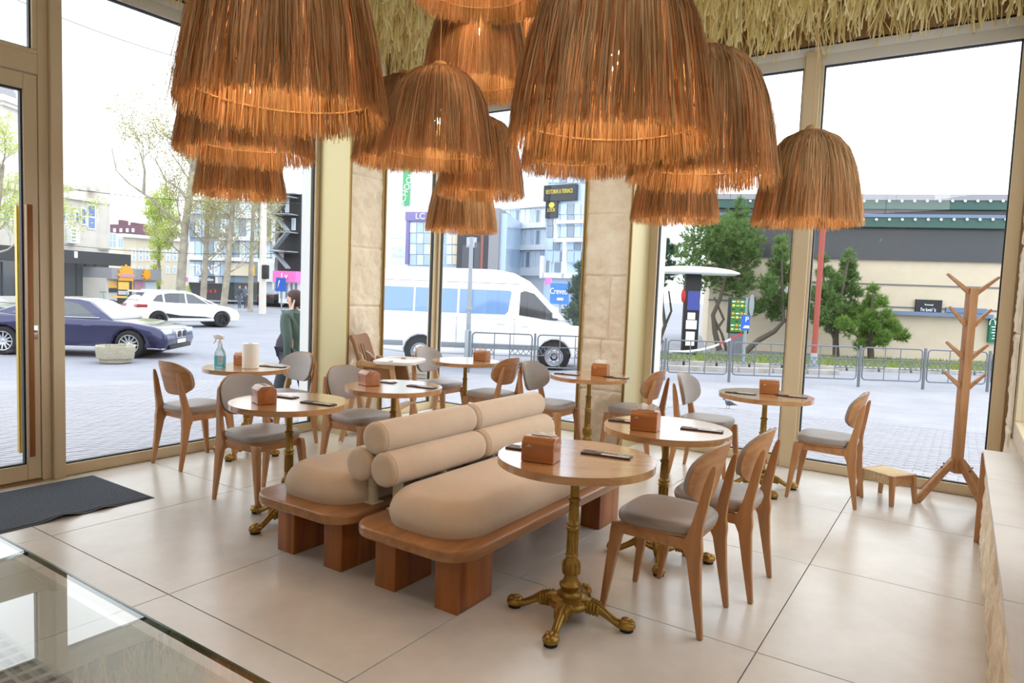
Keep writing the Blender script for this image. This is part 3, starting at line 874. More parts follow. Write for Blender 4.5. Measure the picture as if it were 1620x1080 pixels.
# ------------------------------------------------------------------ things on the tables
def napkin_box(x, y, rz, label, tissue=1, z=.7555):
    t = thing('napkin_box', label, 'napkin box', (x, y, z), R(rz), 'wooden napkin boxes')
    w, d, h = .148, .112, .108
    P = [(-d / 2, 0), (d / 2, 0), (d / 2, h - .022), (d / 2 - .026, h), (-d / 2 + .026, h), (-d / 2, h - .022)]
    m = MB().prism(P, -w / 2, w / 2, 'x')
    b = m.build('box_body', m_['box_wood'], t, bevel=.007, seg=3, smooth=50)
    BX('slot', m_['black'], b, -.045, .045, -.012, .012, h - .0005, h + .0008)
    e = MB().lathe([(.002, 0), (.004, 0), (.004, .0006)], 12)
    lg_ = MB().box(-.050, -.026, -d / 2 - .0006, -d / 2 + .0004, h - .040, h - .0375).box(-.045, -.032, -d / 2 - .0006, -d / 2 + .0004, h - .0365, h - .0345).box(-.041, -.036, -d / 2 - .0006, -d / 2 + .0004, h - .034, h - .030)
    lg_.build('burnt_mark', m_['ledge_tile'], b)
    if tissue:
        n = 9; V = []; F = []
        hgt = {1: .035, 2: .018, 3: .012}[tissue]
        r2 = random.Random(int(x * 100) + tissue)
        for j in range(5):
            for i in range(n + 1):
                u = -1 + 2 * i / n; f = j / 4
                px = u * (.042 + .02 * f) ; py = .004 * math.sin(u * 5 + 1) * (1 + f * 2) + (f * .03 * (1 if tissue == 3 else .4)); pz = h - .004 + hgt * f * (1 - .5 * u * u if tissue == 2 else 1) + .006 * math.sin(u * 7 + j) * f + r2.uniform(0, .004) * f
                V.append((px, py, pz))
        for j in range(4):
            for i in range(n): a = j * (n + 1) + i; F.append((a, a + 1, a + n + 2, a + n + 1))
        s = MB().add(V, F); V2 = [(p[0], p[1] + .006, p[2] - .002) for p in V]; s.add(V2, [f[::-1] for f in F])
        s.build('tissue', m_['tissue'], t, smooth=60, fix=False)
    return t
napkin_box(2.735, .80, 12, 'wooden napkin box on the nearest round table, tissue lying folded over it', 3)
napkin_box(2.81, 1.79, 10, 'wooden napkin box on the second nearest table, tall tissue sticking up', 1)
napkin_box(2.975, 3.93, 16, 'wooden napkin box without tissue on the right window table', 0)
napkin_box(1.51, 3.87, 12, 'wooden napkin box on the table before the right stone column', 1)
napkin_box(.08, 4.00, 3, 'wooden napkin box on the corner table before the minibus, puffed tissue', 2)
napkin_box(.60, 1.87, -20, 'wooden napkin box at the left edge of the table behind the sofa', 0)
napkin_box(.735, .86, -20, 'wooden napkin box on the table before the left sofa', 0)
napkin_box(-.98, 1.93, 25, 'wooden napkin box between the spray bottle and the towel roll', 0)

def cutlery(x, y, rz, label, z=.7555):
    t = thing('cutlery_pouch', label, 'cutlery pouch', (x, y, z), R(rz), 'brown leather cutlery pouches')
    p = MB().prism(rrect(-.115, .115, -.036, .036, .004, 2), 0, .005); p.build('pouch', m_['leather'], t, bevel=.001, seg=1)
    MB().prism(rrect(-.115, .01, -.034, .034, .004, 2), .005, .0075).build('pocket_flap', m_['leather'], t, bevel=.001, seg=1)
    fk = MB().bar((-.05, .012, .0095), (.05, .012, .0095), .007, .002).bar((.05, .012, .0095), (.075, .012, .0095), .019, .002)
    for k in range(4): fk.bar((.074, .005 + k * .0048, .0095), (.112, .005 + k * .0048, .011), .0028, .0018)
    fk.build('fork', m_['steel'], t)
    MB().bar((-.05, -.012, .0095), (.02, -.012, .0095), .009, .003).bar((.02, -.012, .0095), (.115, -.013, .0095), .013, .0016, w2=.006).build('knife', m_['steel'], t)
    MB().prism(rrect(-.02, .108, -.03, .0, .003, 2), .0076, .0084).build('paper_napkin', m_['tissue'], t)
    return t
for a in [(2.915, 1.085, 10, 'leather cutlery pouch on the nearest table, right of its napkin box'),
          (2.60, .93, 8, 'leather cutlery pouch half hidden behind the napkin box of the nearest table'),
          (3.06, 2.00, 12, 'leather cutlery pouch at the right rim of the second nearest table'),
          (2.65, 1.93, 10, 'leather cutlery pouch at the left of the second nearest table'),
          (2.81, 3.72, 5, 'leather cutlery pouch at the left of the right window table'),
          (3.16, 3.87, 5, 'leather cutlery pouch right of the napkin box on the right window table'),
          (1.27, 3.68, 10, 'leather cutlery pouch at the left rim of the table before the stone column'),
          (1.69, 3.83, 10, 'leather cutlery pouch hanging over the right rim of the table before the stone column'),
          (.93, 2.08, 8, 'leather cutlery pouch at the right of the table behind the sofa'),
          (.55, 2.06, 8, 'leather cutlery pouch behind the napkin box of the table behind the sofa'),
          (.98, 1.07, 10, 'leather cutlery pouch at the right of the table before the left sofa'),
          (.62, 1.08, 10, 'leather cutlery pouch behind the napkin box of the table before the left sofa'),
          (-.72, 2.03, 20, 'leather cutlery pouch right of the paper towel roll')]: cutlery(*a)

q = atz(396, 582, .755)
t = thing('paper_towel_roll', 'upright white paper towel roll on the table by the left window', 'paper towels', (q.x, q.y, .7555))
MB().lathe([(.021, 0), (.063, 0), (.066, .003), (.066, .205), (.064, .209), (.021, .209)], 36, caps=False).build('roll', m_['paper'], t)
MB().lathe([(.0205, .001), (.0205, .21), (.018, .21), (.018, .001)], 24, caps=False).build('core', m_['core'], t)
q = atz(348, 581, .755)
t = thing('spray_bottle', 'clear spray bottle of turquoise cleaner beside the paper towel roll', 'spray bottle', (q.x, q.y, .7555), R(25))
MB().loft([[(x * k, y * k, z) for x, y in rrect(-.045, .045, -.028, .028, .02, 5)] for z, k in ((0, .94), (.006, 1), (.10, 1), (.13, .92), (.155, .62), (.17, .42), (.2, .36), (.205, .36))]).build('bottle', m_['clear_plastic'], t)
MB().loft([[(x * k, y * k, z) for x, y in rrect(-.0455, .0455, -.0285, .0285, .02, 5)] for z, k in ((.003, .98), (.008, 1), (.098, 1), (.1, 1))]).build('liquid', m_['spray_liquid'], t)
lb_ = BX('label', m_['sticker'], t, -.002, .042, -.0292, -.0286, .03, .105)
ik = MB()
for k in range(6): ik.box(.003, .003 + (.034, .028, .036, .02, .03, .034)[k], -.0298, -.0292, .042 + k * .01, .045 + k * .01)
ik.build('print', m_['ink'], lb_)
h = MB().lathe([(.019, .2), (.019, .222), (.012, .226), (.010, .238)], 16)
h.build('collar', m_['plastic_white'], t)
MB().prism([(-.042, .236), (.028, .236), (.034, .25), (.028, .266), (-.01, .278), (-.052, .27), (-.058, .255)], -.012, .012, 'y').build('spray_head', m_['plastic_white'], t, bevel=.004)
MB().tube([(-.035, 0, .238), (-.046, 0, .215), (-.06, 0, .198)], [.007, .006, .004], 8).build('trigger', m_['plastic_white'], t)
# ------------------------------------------------------------------ high chair in the corner
t = thing('high_chair', 'wooden high chair with brown padded seat and white tray beside the left stone column', 'high chair', (-.36, 3.02, 0), R(24))
feet = [(-.31, -.27), (-.31, .27), (.30, -.25), (.30, .25)]
for fx, fy in feet:
    k = -1 if fx < 0 else 1
    l = MB().bar((fx, fy, .02), (fx * .42, fy * .74, .80), .032, .045, up=(1, 0, 0)).build('leg', m_['beech'], t, bevel=.006)
    MB().lathe([(.02, 0), (.022, .004), (.02, .035)], 10, (fx, fy, 0)).build('foot_cap', m_['plastic_white'], l)
for s in (-1, 1):
    MB().bar((-.18, s * .22, .47), (.19, s * .205, .47), .022, .035).build('side_rail', m_['beech'], t, bevel=.004)
MB().bar((.20, -.2, .36), (.20, .2, .36), .09, .02).build('foot_rest', m_['beech'], t, bevel=.004)
def sweep(pts, y0, y1, th, nm, mt, par, curve=.03):
    A = []; n = 8
    secs = []
    for i in range(n + 1):
        u = -1 + 2 * i / n; y = y0 + (y1 - y0) * (i / n)
        top = [(x + curve * u * u, y, z + curve * .4 * u * u) for x, z in pts]
        secs.append([(p[0], p[1], p[2]) for p in top] + [(p[0] - th * .7, p[1], p[2] - th * .7) for p in reversed(top)])
    return MB().loft(secs).build(nm, mt, par, smooth=60)
st_ = sweep([(.20, .535), (.16, .56), (.0, .545), (-.12, .55), (-.15, .60), (-.20, .78), (-.26, .96), (-.285, 1.0), (-.30, 1.01)], -.19, .19, .035, 'seat_shell', m_['highchair_pad'], t)
for yy in (-.06, .0, .06):
    MB().tube([(-.118, yy, .557), (-.146, yy, .603), (-.196, yy, .783), (-.246, yy, .93)], .0035, 5).build('stitched_line', m_['highchair_line'], st_)
for s in (-1, 1):
    MB().prism([(-.2, .62), (.17, .56), (.19, .60), (.15, .735), (-.21, .755)], s * .185 - .012, s * .185 + .012, 'y').build('side_panel', m_['highchair_pad'], t, bevel=.01, seg=2)
    MB().bar((-.2, s * .20, .755), (.17, s * .20, .745), .03, .045).build('arm_rest', m_['beech'], t, bevel=.008)
    MB().tube([(-.24, s * .07, .86), (-.19, s * .10, .83), (-.15, s * .15, .77), (-.13, s * .17, .70)], [.009] * 4, 6).build('strap', m_['white_webbing'], t)
tr_ = MB().loft([[(x, y, z) for x, y in rrect(-.05 + q, .36 - q, -.27 + q, .27 - q, .12, 8)] for q, z in ((.02, .765), (.0, .772), (.0, .795), (.008, .80), (.02, .797), (.03, .785))])
tr_.build('tray', m_['plastic_white'], t, smooth=50)
for s in (-1, 1): MB().prism([(-.18, .745), (.0, .74), (.03, .775), (-.16, .80)], s * .235 - .014, s * .235 + .014, 'y').build('tray_arm', m_['beech'], t, bevel=.006)
MB().tube([(-.22, -.235, .80), (-.235, -.255, .72), (-.24, -.26, .63), (-.23, -.255, .56)], [.014, .016, .014, .008], 6).build('hanging_strap', m_['white_webbing'], t)

# ------------------------------------------------------------------ coat stand
t = thing('coat_stand', 'tall oak coat stand with slanted pegs at the right window', 'coat stand', (4.268, 4.45, 0), R(33.6))
MB().bar((0, 0, .235), (0, 0, 1.648), .062, .062, up=(1, 0, 0)).build('post', m_['oak'], t, bevel=.006)
for a in (45 + 140, 45 + 55, 45 - 45, 45 + 235):
    c, s = math.cos(R(a)), math.sin(R(a))
    l = MB().bar((c * .03, s * .03, .33), (c * .30, s * .30, .012), .03, .05, up=(c, s, 1)).build('leg', m_['oak_x'], t, bevel=.004)
    MB().cyl((c * .12, s * .12, .275), (c * .125, s * .125, .282), .006, 8).build('bolt_hole', m_['black'], l)
for zt, r0 in ((1.645, .03), (1.40, .03), (1.155, .03), (.93, .03)):
    for s, dz, ll in ((-1, .0, .165 if zt > 1.6 else .13), (1, -.015, .165 if zt > 1.6 else .125)):
        MB().bar((s * r0 * .8, 0, zt - .03 + dz), (s * (r0 + ll), 0, zt + .10 + dz * .6 - (0 if zt > 1.2 else .02)), .022, .036, up=(0, 0, 1), h2=.016).build('peg', m_['oak_x'], t, bevel=.004)

# ------------------------------------------------------------------ step stool with woven top
t = thing('step_stool', 'low oak stool with a woven cord top beside the coat stand', 'stool', (3.83, 4.19, 0), R(57))
for sx_ in (-1, 1):
    for sy_ in (-1, 1):
        MB().bar((sx_ * .128, sy_ * .148, 0), (sx_ * .112, sy_ * .125, .225), .026, .026, up=(1, 0, 0), w2=.036, h2=.036).build('leg', m_['oak'], t, bevel=.004)
for s in (-1, 1):
    BX('apron', m_['oak_x'], t, -.105, .105, s * .123 - .01, s * .123 + .01, .145, .212, bevel=.002)
for k in range(14):
    y = -.105 + k * .0162
    b = MB().box(-.128, .128, y - .0065, y + .0065, .214, .226).box(-.128, -.116, y - .0065, y + .0065, .15, .22).box(.116, .128, y - .0065, y + .0065, .15, .22)
    b.build('cord_strip', m_['woven_cord'], t, bevel=.002, seg=1)
for s in (-1, 1): BX('end_rail', m_['oak_x'], t, -.112, .112, s * .125 - .018, s * .125 + .018, .21, .226, bevel=.003)

# ------------------------------------------------------------------ door mat
t = thing('door_mat', 'charcoal pile door mat with lifted rubber edge in front of the entrance door', 'mat', (0, 0, 0))
V = []; F = []
nx, ny = 20, 60
mx0, mx1, my0, my1 = -1.075, -.238, -1.1, .727
def mz(x, y):
    e = max(0.0, 1 - (mx1 - x) / .16)
    return e * e * (.026 * math.exp(-((y - .17) / .085) ** 2) + .016 * math.exp(-((y - .40) / .06) ** 2) + .012 * math.exp(-((y + .4) / .1) ** 2))
for z in (0.010, 0.001):
    for j in range(ny + 1):
        for i in range(nx + 1):
            x = mx0 + .02 + (mx1 - mx0 - .04) * i / nx; y = my0 + .02 + (my1 - my0 - .04) * j / ny
            V.append((x, y, z + mz(x, y)))
o_ = (nx + 1) * (ny + 1)
for j in range(ny):
    for i in range(nx): a = j * (nx + 1) + i; F += [(a, a + 1, a + nx + 2, a + nx + 1), (o_ + a, o_ + a + nx + 1, o_ + a + nx + 2, o_ + a + 1)]
for i in range(nx): F += [(i + 1, i, o_ + i, o_ + i + 1)]; a = ny * (nx + 1) + i; F += [(a, a + 1, o_ + a + 1, o_ + a)]
for j in range(ny): a = j * (nx + 1); F += [(a, a + nx + 1, o_ + a + nx + 1, o_ + a)]; a += nx; F += [(a + nx + 1, a, o_ + a, o_ + a + nx + 1)]
MB().add(V, F).build('pile', m_['mat_pile'], t, smooth=40)
ed = []
for j in range(ny + 1): y = my0 + (my1 - my0) * j / ny; ed.append((mx1, y))
P = [(mx0, my0)] + ed + [(mx0, my1)]
m = MB()
for (xa, ya), (xb, yb) in zip(P, P[1:] + P[:1]):
    ix = lambda x: max(mx0 + .022, min(mx1 - .022, x)); iy = lambda y: max(my0 + .022, min(my1 - .022, y))
    q = [(xa, ya, .002 + mz(xa, ya)), (xb, yb, .002 + mz(xb, yb)), (ix(xb), iy(yb), .008 + mz(ix(xb), yb)), (ix(xa), iy(ya), .008 + mz(ix(xa), ya))]
    m.add(q, [(0, 1, 2, 3)]); m.add([(p[0], p[1], p[2] - .002) for p in q], [(3, 2, 1, 0)])
m.build('rubber_border', m_['rubber'], t, fix=False)

# ------------------------------------------------------------------ glass showcase of the counter
t = thing('glass_showcase', 'glass topped showcase counter with green edged glass next to the camera', 'counter', (0, 0, 0))
GY, GZ = -1.33, 1.10
BX('top_glass', m_['counter_glass'], t, 1.9, 4.1, -1.95, GY, GZ - .006, GZ)
BX('glass_rim', m_['glass_edge'], t, 1.9, 4.1, GY, GY + .003, GZ - .0065, GZ + .0004)
BX('front_glass', m_['counter_glass'], t, 1.9, 4.1, GY - .018, GY - .010, .52, GZ - .009)
BX('cabinet', m_['cabinet_white'], t, 1.9, 4.1, -1.95, GY - .005, 0.0, .50, bevel=.004)
VP_ = atz(88, 1064, .93)
gr = BX('vent_strip', m_['cabinet_white'], t, 1.92, VP_.x + .25, VP_.y - .075, VP_.y + .005, .918, .93, bevel=.001)
vs_ = MB().box(-.009, .009, -.006, .006, 0, .0006).mesh('vent_slot', m_['seat_grey'], smooth=0)
for k in range(20):
    for j in range(4): link('vent_slot', vs_, gr).location = (VP_.x + .22 - k * .03, VP_.y - .012 - j * .018, .93)
for x in (1.92, 4.08): BX('upright', m_['steel'], t, x - .012, x + .012, -1.93, -1.905, .5, GZ - .009)
# ================================================================== OUTSIDE
M('paver', (158, 157, 165), 0.75, island=0.05, bump=(30, 0.1)); M('paver_bed', (120, 118, 120), 0.9)
M('asphalt', (146, 148, 159), 0.85, var=(.6, (136, 138, 149)), bump=(60, 0.2))
M('plaza_far', (156, 156, 164), 0.8, var=(1.2, (145, 145, 154)), bump=(20, 0.1))
M('kerb_stone', (176, 172, 166), 0.85, var=(3, (150, 146, 140)))
M('grass', (128, 136, 92), 0.9, var=(1.2, (112, 108, 80)))
M('aggregate', (196, 190, 172), 0.9, var=(70, (128, 120, 104)), bump=(70, 0.6))
M('soil', (90, 76, 60), 0.95)
M('fence_grey', (112, 116, 124), 0.55, 0.3)
M('pole_grey', (150, 158, 166), 0.5, 0.3)
M('navy_paint', (40, 42, 84), 0.12, 0.5, coat=0.9); M('white_paint', (242, 243, 246), 0.22, coat=0.7)
M('dark_paint', (38, 42, 50), 0.2, 0.2, coat=0.8)
M('auto_glass', (40, 48, 60), 0.05, coat=0.6, spec=0.9); M('auto_glass_blue', (112, 150, 200), 0.06, spec=0.9)  # blue glass: light blue reflection put into the minibus pane colour
M('auto_glass_clear', (176, 192, 210), 0.06, spec=0.9)
M('tyre', (30, 30, 32), 0.8); M('alloy', (196, 198, 204), 0.25, 0.9); M('black_alloy', (40, 40, 44), 0.35, 0.5)
M('chrome', (226, 228, 232), 0.12, 1.0); M('black_trim', (28, 28, 32), 0.5); M('grey_trim', (128, 134, 142), 0.55)
M('lamp_clear', (210, 222, 236), 0.08, spec=0.9); M('lamp_red', (150, 24, 34), 0.2, coat=0.5); M('plate', (236, 238, 240), 0.4)
M('bark_pale', (176, 168, 152), 0.9, var=(3, (140, 132, 116)), bump=(20, 0.4)); M('bark_dark', (92, 84, 74), 0.95, bump=(20, 0.6))
leafmat('needles', (72, 98, 64), (136, 162, 104), (140, 170, 90), 0.25)
leafmat('needles_fresh', (78, 112, 60), (140, 168, 92), (150, 180, 80), 0.25)
leafmat('needles_blue', (52, 78, 66), (92, 120, 100), (100, 130, 90), 0.2)
leafmat('spring_leaf', (170, 186, 100), (216, 224, 150), (206, 220, 120), 0.3)
leafmat('bud_leaf', (150, 150, 104), (196, 190, 140), (190, 180, 110), 0.3)
leafmat('grass_blade', (100, 124, 64), (152, 164, 104), (150, 170, 80), 0.25)

# ground: plaza sloping away from the shop, level street beyond
gd = struct('ground')
V = []; F = []
sv = [-2, 5, 8, 11, 14, 20, 40, 90, 260]; lv = [-1.6, -.9, -.5, 0, .5, .9, 1.6]
for s in sv:
    for l in lv:
        p = CAM + NH * s + LH * (l * max(s + 14, 10)); V.append((p.x, p.y, gz(p) - .012))
n_ = len(lv)
for i in range(len(sv) - 1):
    for j in range(n_ - 1): a = i * n_ + j; F.append((a, a + 1, a + n_ + 1, a + n_))
MB().add(V, F).build('asphalt_street', m_['asphalt'], gd, smooth=0, fix=False)
def groundpatch(name, mat, pts, lift, par, res=6):
    """patch laid over the sloping ground between four corner points"""
    a, b, c, d = [Vector(p) for p in pts]; V = []; F = []
    for j in range(res + 1):
        for i in range(res + 1):
            p = (a.lerp(b, i / res)).lerp(d.lerp(c, i / res), j / res); V.append((p.x, p.y, gz(p) + lift))
    for j in range(res):
        for i in range(res): q = j * (res + 1) + i; F.append((q, q + 1, q + res + 2, q + res + 1))
    return MB().add(V, F).build(name, mat, par, smooth=0, fix=False)
e1 = G(-260, 600); e2 = G(420, 577); e3 = G(760, 592); e4 = G(1160, 600); e5 = G(1720, 622)
P0, P1_, P2_ = Vector((XL - .1, -6, 0)), Vector((XL - .1, YR + .1, 0)), Vector((8, YR + .1, 0))
groundpatch('plaza_paving', m_['plaza_far'], (P0, P1_, e3, e1), -.006, gd, 14)
groundpatch('plaza_paving', m_['plaza_far'], (P1_, P2_, e5, e3), -.006, gd, 14)
# separate pavers where they can be told apart, the rest joined
pv = MB().box(-.098, .098, -.048, .048, -.02, 0).mesh('paver', m_['paver'], bevel=.004, seg=1)
def zg(x, y): return gz((x, y, 0))
rest = []; cnt = 0; cand = []
for j in range(0, 62):
    for i in range(-9, 24):
        x = 1.7 + i * .2 + (.1 if j % 2 else 0); y = YR + .16 + j * .1
        if x < -1.0 + .3 or x > 6.3: continue
        cand.append((x, y))
near = sorted(cand, key=lambda p: (p[0] - 3.9) ** 2 * .45 + (p[1] - YR) ** 2)[:300]
ns = set(near)
tilt = Vector((0.0578 * NH.x, 0.0578 * NH.y, 1)).normalized()
qr = Vector((0, 0, 1)).rotation_difference(tilt)
for x, y in near:
    o = link('paver', pv, gd); o.location = (x, y, zg(x, y) + .006 + rnd.uniform(-.002, .001))
    o.rotation_mode = 'QUATERNION'; o.rotation_quaternion = qr
def pavers_joined(cells, ax):
    V = []; F = []
    for x, y in cells:
        a, b = (.098, .048) if ax == 'x' else (.048, .098); z = .004 + rnd.uniform(-.003, .0005)
        o = len(V)
        for dx, dy in ((-a, -b), (a, -b), (a, b), (-a, b)): V.append((x + dx, y + dy, zg(x + dx, y + dy) + z))
        for dx, dy in ((-a, -b), (a, -b), (a, b), (-a, b)): V.append((x + dx, y + dy, zg(x + dx, y + dy) - .02))
        F.append((o, o + 1, o + 2, o + 3))
        for k in range(4): F.append((o + k, o + 4 + k, o + 4 + (k + 1) % 4, o + (k + 1) % 4))
    return mesh_np('paver_field', V, F, m_['paver'])
link('paver_field', pavers_joined([c for c in cand if c not in ns], 'x'), gd)['kind'] = 'stuff'
c2_ = [(XL - .16 - i * .1, -2.2 + j * .2 + (.1 if i % 2 else 0)) for i in range(75) for j in range(50) if -2.2 + j * .2 < 7.5]
c2_ += [(XL + i * .2 + (.1 if j % 2 else 0), YR + .16 + j * .1) for i in range(0, 3) for j in range(30)]
link('paver_field', pavers_joined(c2_, 'y'), gd)['kind'] = 'stuff'

# ------------------------------------------------------------------ planters, pigeon
def planter(p, rz, s, label, soil=True):
    t = thing('concrete_planter', label, 'planter', (p.x, p.y, gz(p)), rz, 'concrete planters')
    def octo(rx, ry, c): return [(rx, -ry + c), (rx, ry - c), (rx - c, ry), (-rx + c, ry), (-rx, ry - c), (-rx, -ry + c), (-rx + c, -ry), (rx - c, -ry)]
    m = MB().loft([[(x * s, y * s, z * s) for x, y in octo(a, b, .22)] for a, b, z in ((.38, .36, 0), (.40, .38, .02), (.40, .38, .11), (.46, .44, .13), (.50, .47, .48), (.43, .40, .48), (.41, .38, .40))])
    m.build('tub', m_['aggregate'], t, bevel=.012)
    MB().prism([(x * s, y * s) for x, y in octo(.41, .38, .2)], .38 * s, .41 * s).build('soil', m_['soil'], t)
    g = MB()
    for k in range(26):
        a = rnd.uniform(0, 6.28); r = rnd.uniform(0, .32) * s; h = rnd.uniform(.04, .16) * s
        g.bar((r * math.cos(a), r * math.sin(a), .4 * s), (r * math.cos(a) + rnd.uniform(-.04, .04), r * math.sin(a) + rnd.uniform(-.04, .04), .41 * s + h), .012, .004, w2=.002)
    g.build('sprouts', m_['grass_blade'], t)['kind'] = 'stuff'
    return t
p = G(183, 573); planter(p, R(62), .86, 'octagonal pebbly concrete planter before the front wheel of the navy sedan')
p = G(665, 596); planter(p, R(30), .9, 'octagonal pebbly concrete planter before the rear wheel of the white minibus')
p = G(1150, 646)
t = thing('pigeon', 'grey pigeon walking left on the pale paving', 'pigeon', (p.x, p.y, gz(p)), R(180 + 33))
b = MB(); secs = []
for x, z, w, h in ((.085, .178, .008, .010), (.078, .176, .022, .026), (.06, .176, .027, .032), (.042, .168, .024, .028), (.035, .15, .026, .036), (.03, .128, .040, .058), (.01, .112, .052, .078), (-.03, .105, .056, .082), (-.07, .098, .046, .064), (-.11, .088, .030, .036), (-.15, .078, .022, .016), (-.19, .07, .026, .010), (-.205, .068, .022, .006)):
    secs.append([(x, w * math.cos(2 * PI * k / 14), z + h / 1.0 * .62 * math.sin(2 * PI * k / 14)) for k in range(14)])
M('pigeon_grey', (112, 116, 128), 0.7, var=(14, (86, 90, 102))); M('pigeon_dark', (66, 70, 84), 0.6); M('pigeon_leg', (160, 80, 76), 0.6)
b.loft(secs).build('body', m_['pigeon_grey'], t, smooth=80)
MB().bar((.085, 0, .178), (.108, 0, .170), .008, .008, w2=.002, h2=.002).build('beak', m_['black'], t)
for s in (-1, 1):
    MB().loft([[(x, s * (w + .004 * math.cos(a)), z + h * math.sin(a)) for a in [2 * PI * k / 8 for k in range(8)]] for x, z, w, h in ((.02, .122, .046, .012), (-.02, .118, .057, .036), (-.07, .108, .052, .032), (-.12, .094, .034, .014), (-.165, .082, .022, .004))]).build('wing', m_['pigeon_dark'], t)
    MB().ball((.07, s * .022, .182), .0045, 6, 4).build('eye', m_['black'], t)
    MB().tube([(-.02 + s * .022, s * .02, .075), (-.015 + s * .03, s * .02, .035), (-.02 + s * .035, s * .02, .004)], [.008, .004, .004], 6).tube([(-.02 + s * .035, s * .02, .004), (.012 + s * .035, s * .02, .003)], .003, 5).tube([(-.02 + s * .035, s * .02, .004), (.004 + s * .035, s * .034, .003)], .003, 5).build('leg', m_['pigeon_leg'], t)

# ------------------------------------------------------------------ pedestrian fence
def fence_run(u0, u1, v0, v1, npan, label):
    a, b = G(u0, v0), G(u1, v1); a.z = b.z = 0; d = (b - a); Ltot = d.length; rz = math.atan2(d.y, d.x)
    z0 = gz(a) * .5 + gz(b) * .5
    t = thing('street_fence', label, 'fence', (a.x, a.y, z0), rz)
    w = Ltot / npan; H = 1.06
    post = MB().box(-.028, .028, -.028, .028, -.05, H).mesh('post', m_['fence_grey'], bevel=.006, seg=1)
    pan = MB(); x0, x1, lo, hi = .075, w - .075, .19, H - .04
    pan.tube([(x, 0, z) for x, z in rrect(x0, x1, lo, hi, .09, 5)], .018, 6, closed=True)
    x3 = [x0 + (x1 - x0) * k for k in (.37, .63)]
    for x in x3: pan.cyl((x, 0, lo), (x, 0, hi), .013, 6)
    zr = lo + (hi - lo) * .63; zm = lo + (hi - lo) * .36
    for xa, xb in ((x0, x3[0]), (x3[1], x1)):
        pan.cyl((xa, 0, zr), (xb, 0, zr), .013, 6); pan.cyl((xa, 0, zm), (xb, 0, zm), .012, 6)
        n = 4; q = (xb - xa) / n
        for k in range(n):
            pan.cyl((xa + k * q, 0, zm), (xa + (k + 1) * q, 0, zr), .010, 5); pan.cyl((xa + (k + 1) * q, 0, zm), (xa + k * q, 0, zr), .010, 5)
    pan.cyl((x3[0], 0, zr), (x3[1], 0, zr), .012, 6)
    pm = pan.mesh('panel', m_['fence_grey'])
    for k in range(npan + 1): link('post', post, t).location = (k * w, 0, 0)
    for k in range(npan): link('panel', pm, t).location = (k * w, 0, 0)
    return t
fence_run(741, 1663, 588, 623, 9, 'long grey tube fence with crossed lattice panels along the street')

# ------------------------------------------------------------------ cars
def offs(poly, d):
    n = len(poly); o = []
    A = sum(poly[i][0] * poly[(i + 1) % n][1] - poly[(i + 1) % n][0] * poly[i][1] for i in range(n))
    sg = 1 if A > 0 else -1
    for i in range(n):
        p, q, r = Vector(poly[i - 1]), Vector(poly[i]), Vector(poly[(i + 1) % n])
        t = (r - p); t = t.normalized() if t.length > 1e-6 else Vector((1, 0))
        o.append((q.x + -t.y * sg * d, q.y + t.x * sg * d))
    return o
def arc(cx, cz, r, a0, a1, n=9): return [(cx + r * math.cos(R(a0 + (a1 - a0) * k / n)), cz + r * math.sin(R(a0 + (a1 - a0) * k / n))) for k in range(n + 1)]
def wheel_mesh(r, w, spokes, rimmat, style):
    ty = MB(); prof = [(r * .66, -w / 2), (r * .9, -w / 2), (r, -w / 2 + .03), (r, w / 2 - .03), (r * .9, w / 2), (r * .68, w / 2), (r * .66, w / 2 - .02)]
    n = 32
    secs = [[(q * math.cos(2 * PI * k / n), y, q * math.sin(2 * PI * k / n)) for k in range(n)] for q, y in prof]
    tm = ty.loft(secs, caps=False).mesh('tyre', m_['tyre'])
    rm = MB(); secs = [[(q * math.cos(2 * PI * k / n), y, q * math.sin(2 * PI * k / n)) for k in range(n)] for q, y in ((r * .66, -w * .3), (r * .66, w * .40), (r * .70, w / 2 + .004), (r * .64, w / 2 + .002), (r * .60, w * .3), (r * .60, -w * .1), (.02, -w * .1))]
    rm.loft(secs, caps=False)
    for k in range(spokes):
        a = 2 * PI * k / spokes
        if style == 'steel':
            rm.ball((r * .42 * math.cos(a), w * .34, r * .42 * math.sin(a)), (.035, .012, .035), 8, 5)
        else:
            rm.bar((.04 * math.cos(a), w * .34, .04 * math.sin(a)), (r * .62 * math.cos(a + .08), w * .40, r * .62 * math.sin(a + .08)), .05, .03, up=(0, 1, 0), w2=.028)
    rm.lathe([(.07, 0), (.06, .02), (.0, .024)], 14, (0, 0, 0), caps=False) if False else None
    rm.loft([[(q * math.cos(2 * PI * k / 14), y, q * math.sin(2 * PI * k / 14)) for k in range(14)] for q, y in ((.065, w * .2), (.062, w * .40), (.03, w * .42))])
    if style == 'steel': rm.loft([[(q * math.cos(2 * PI * k / 24), y, q * math.sin(2 * PI * k / 24)) for k in range(24)] for q, y in ((r * .6, w * .26), (r * .5, w * .33), (r * .25, w * .30), (.1, w * .38))], caps=False)
    return tm, rm.mesh('rim', rimmat)
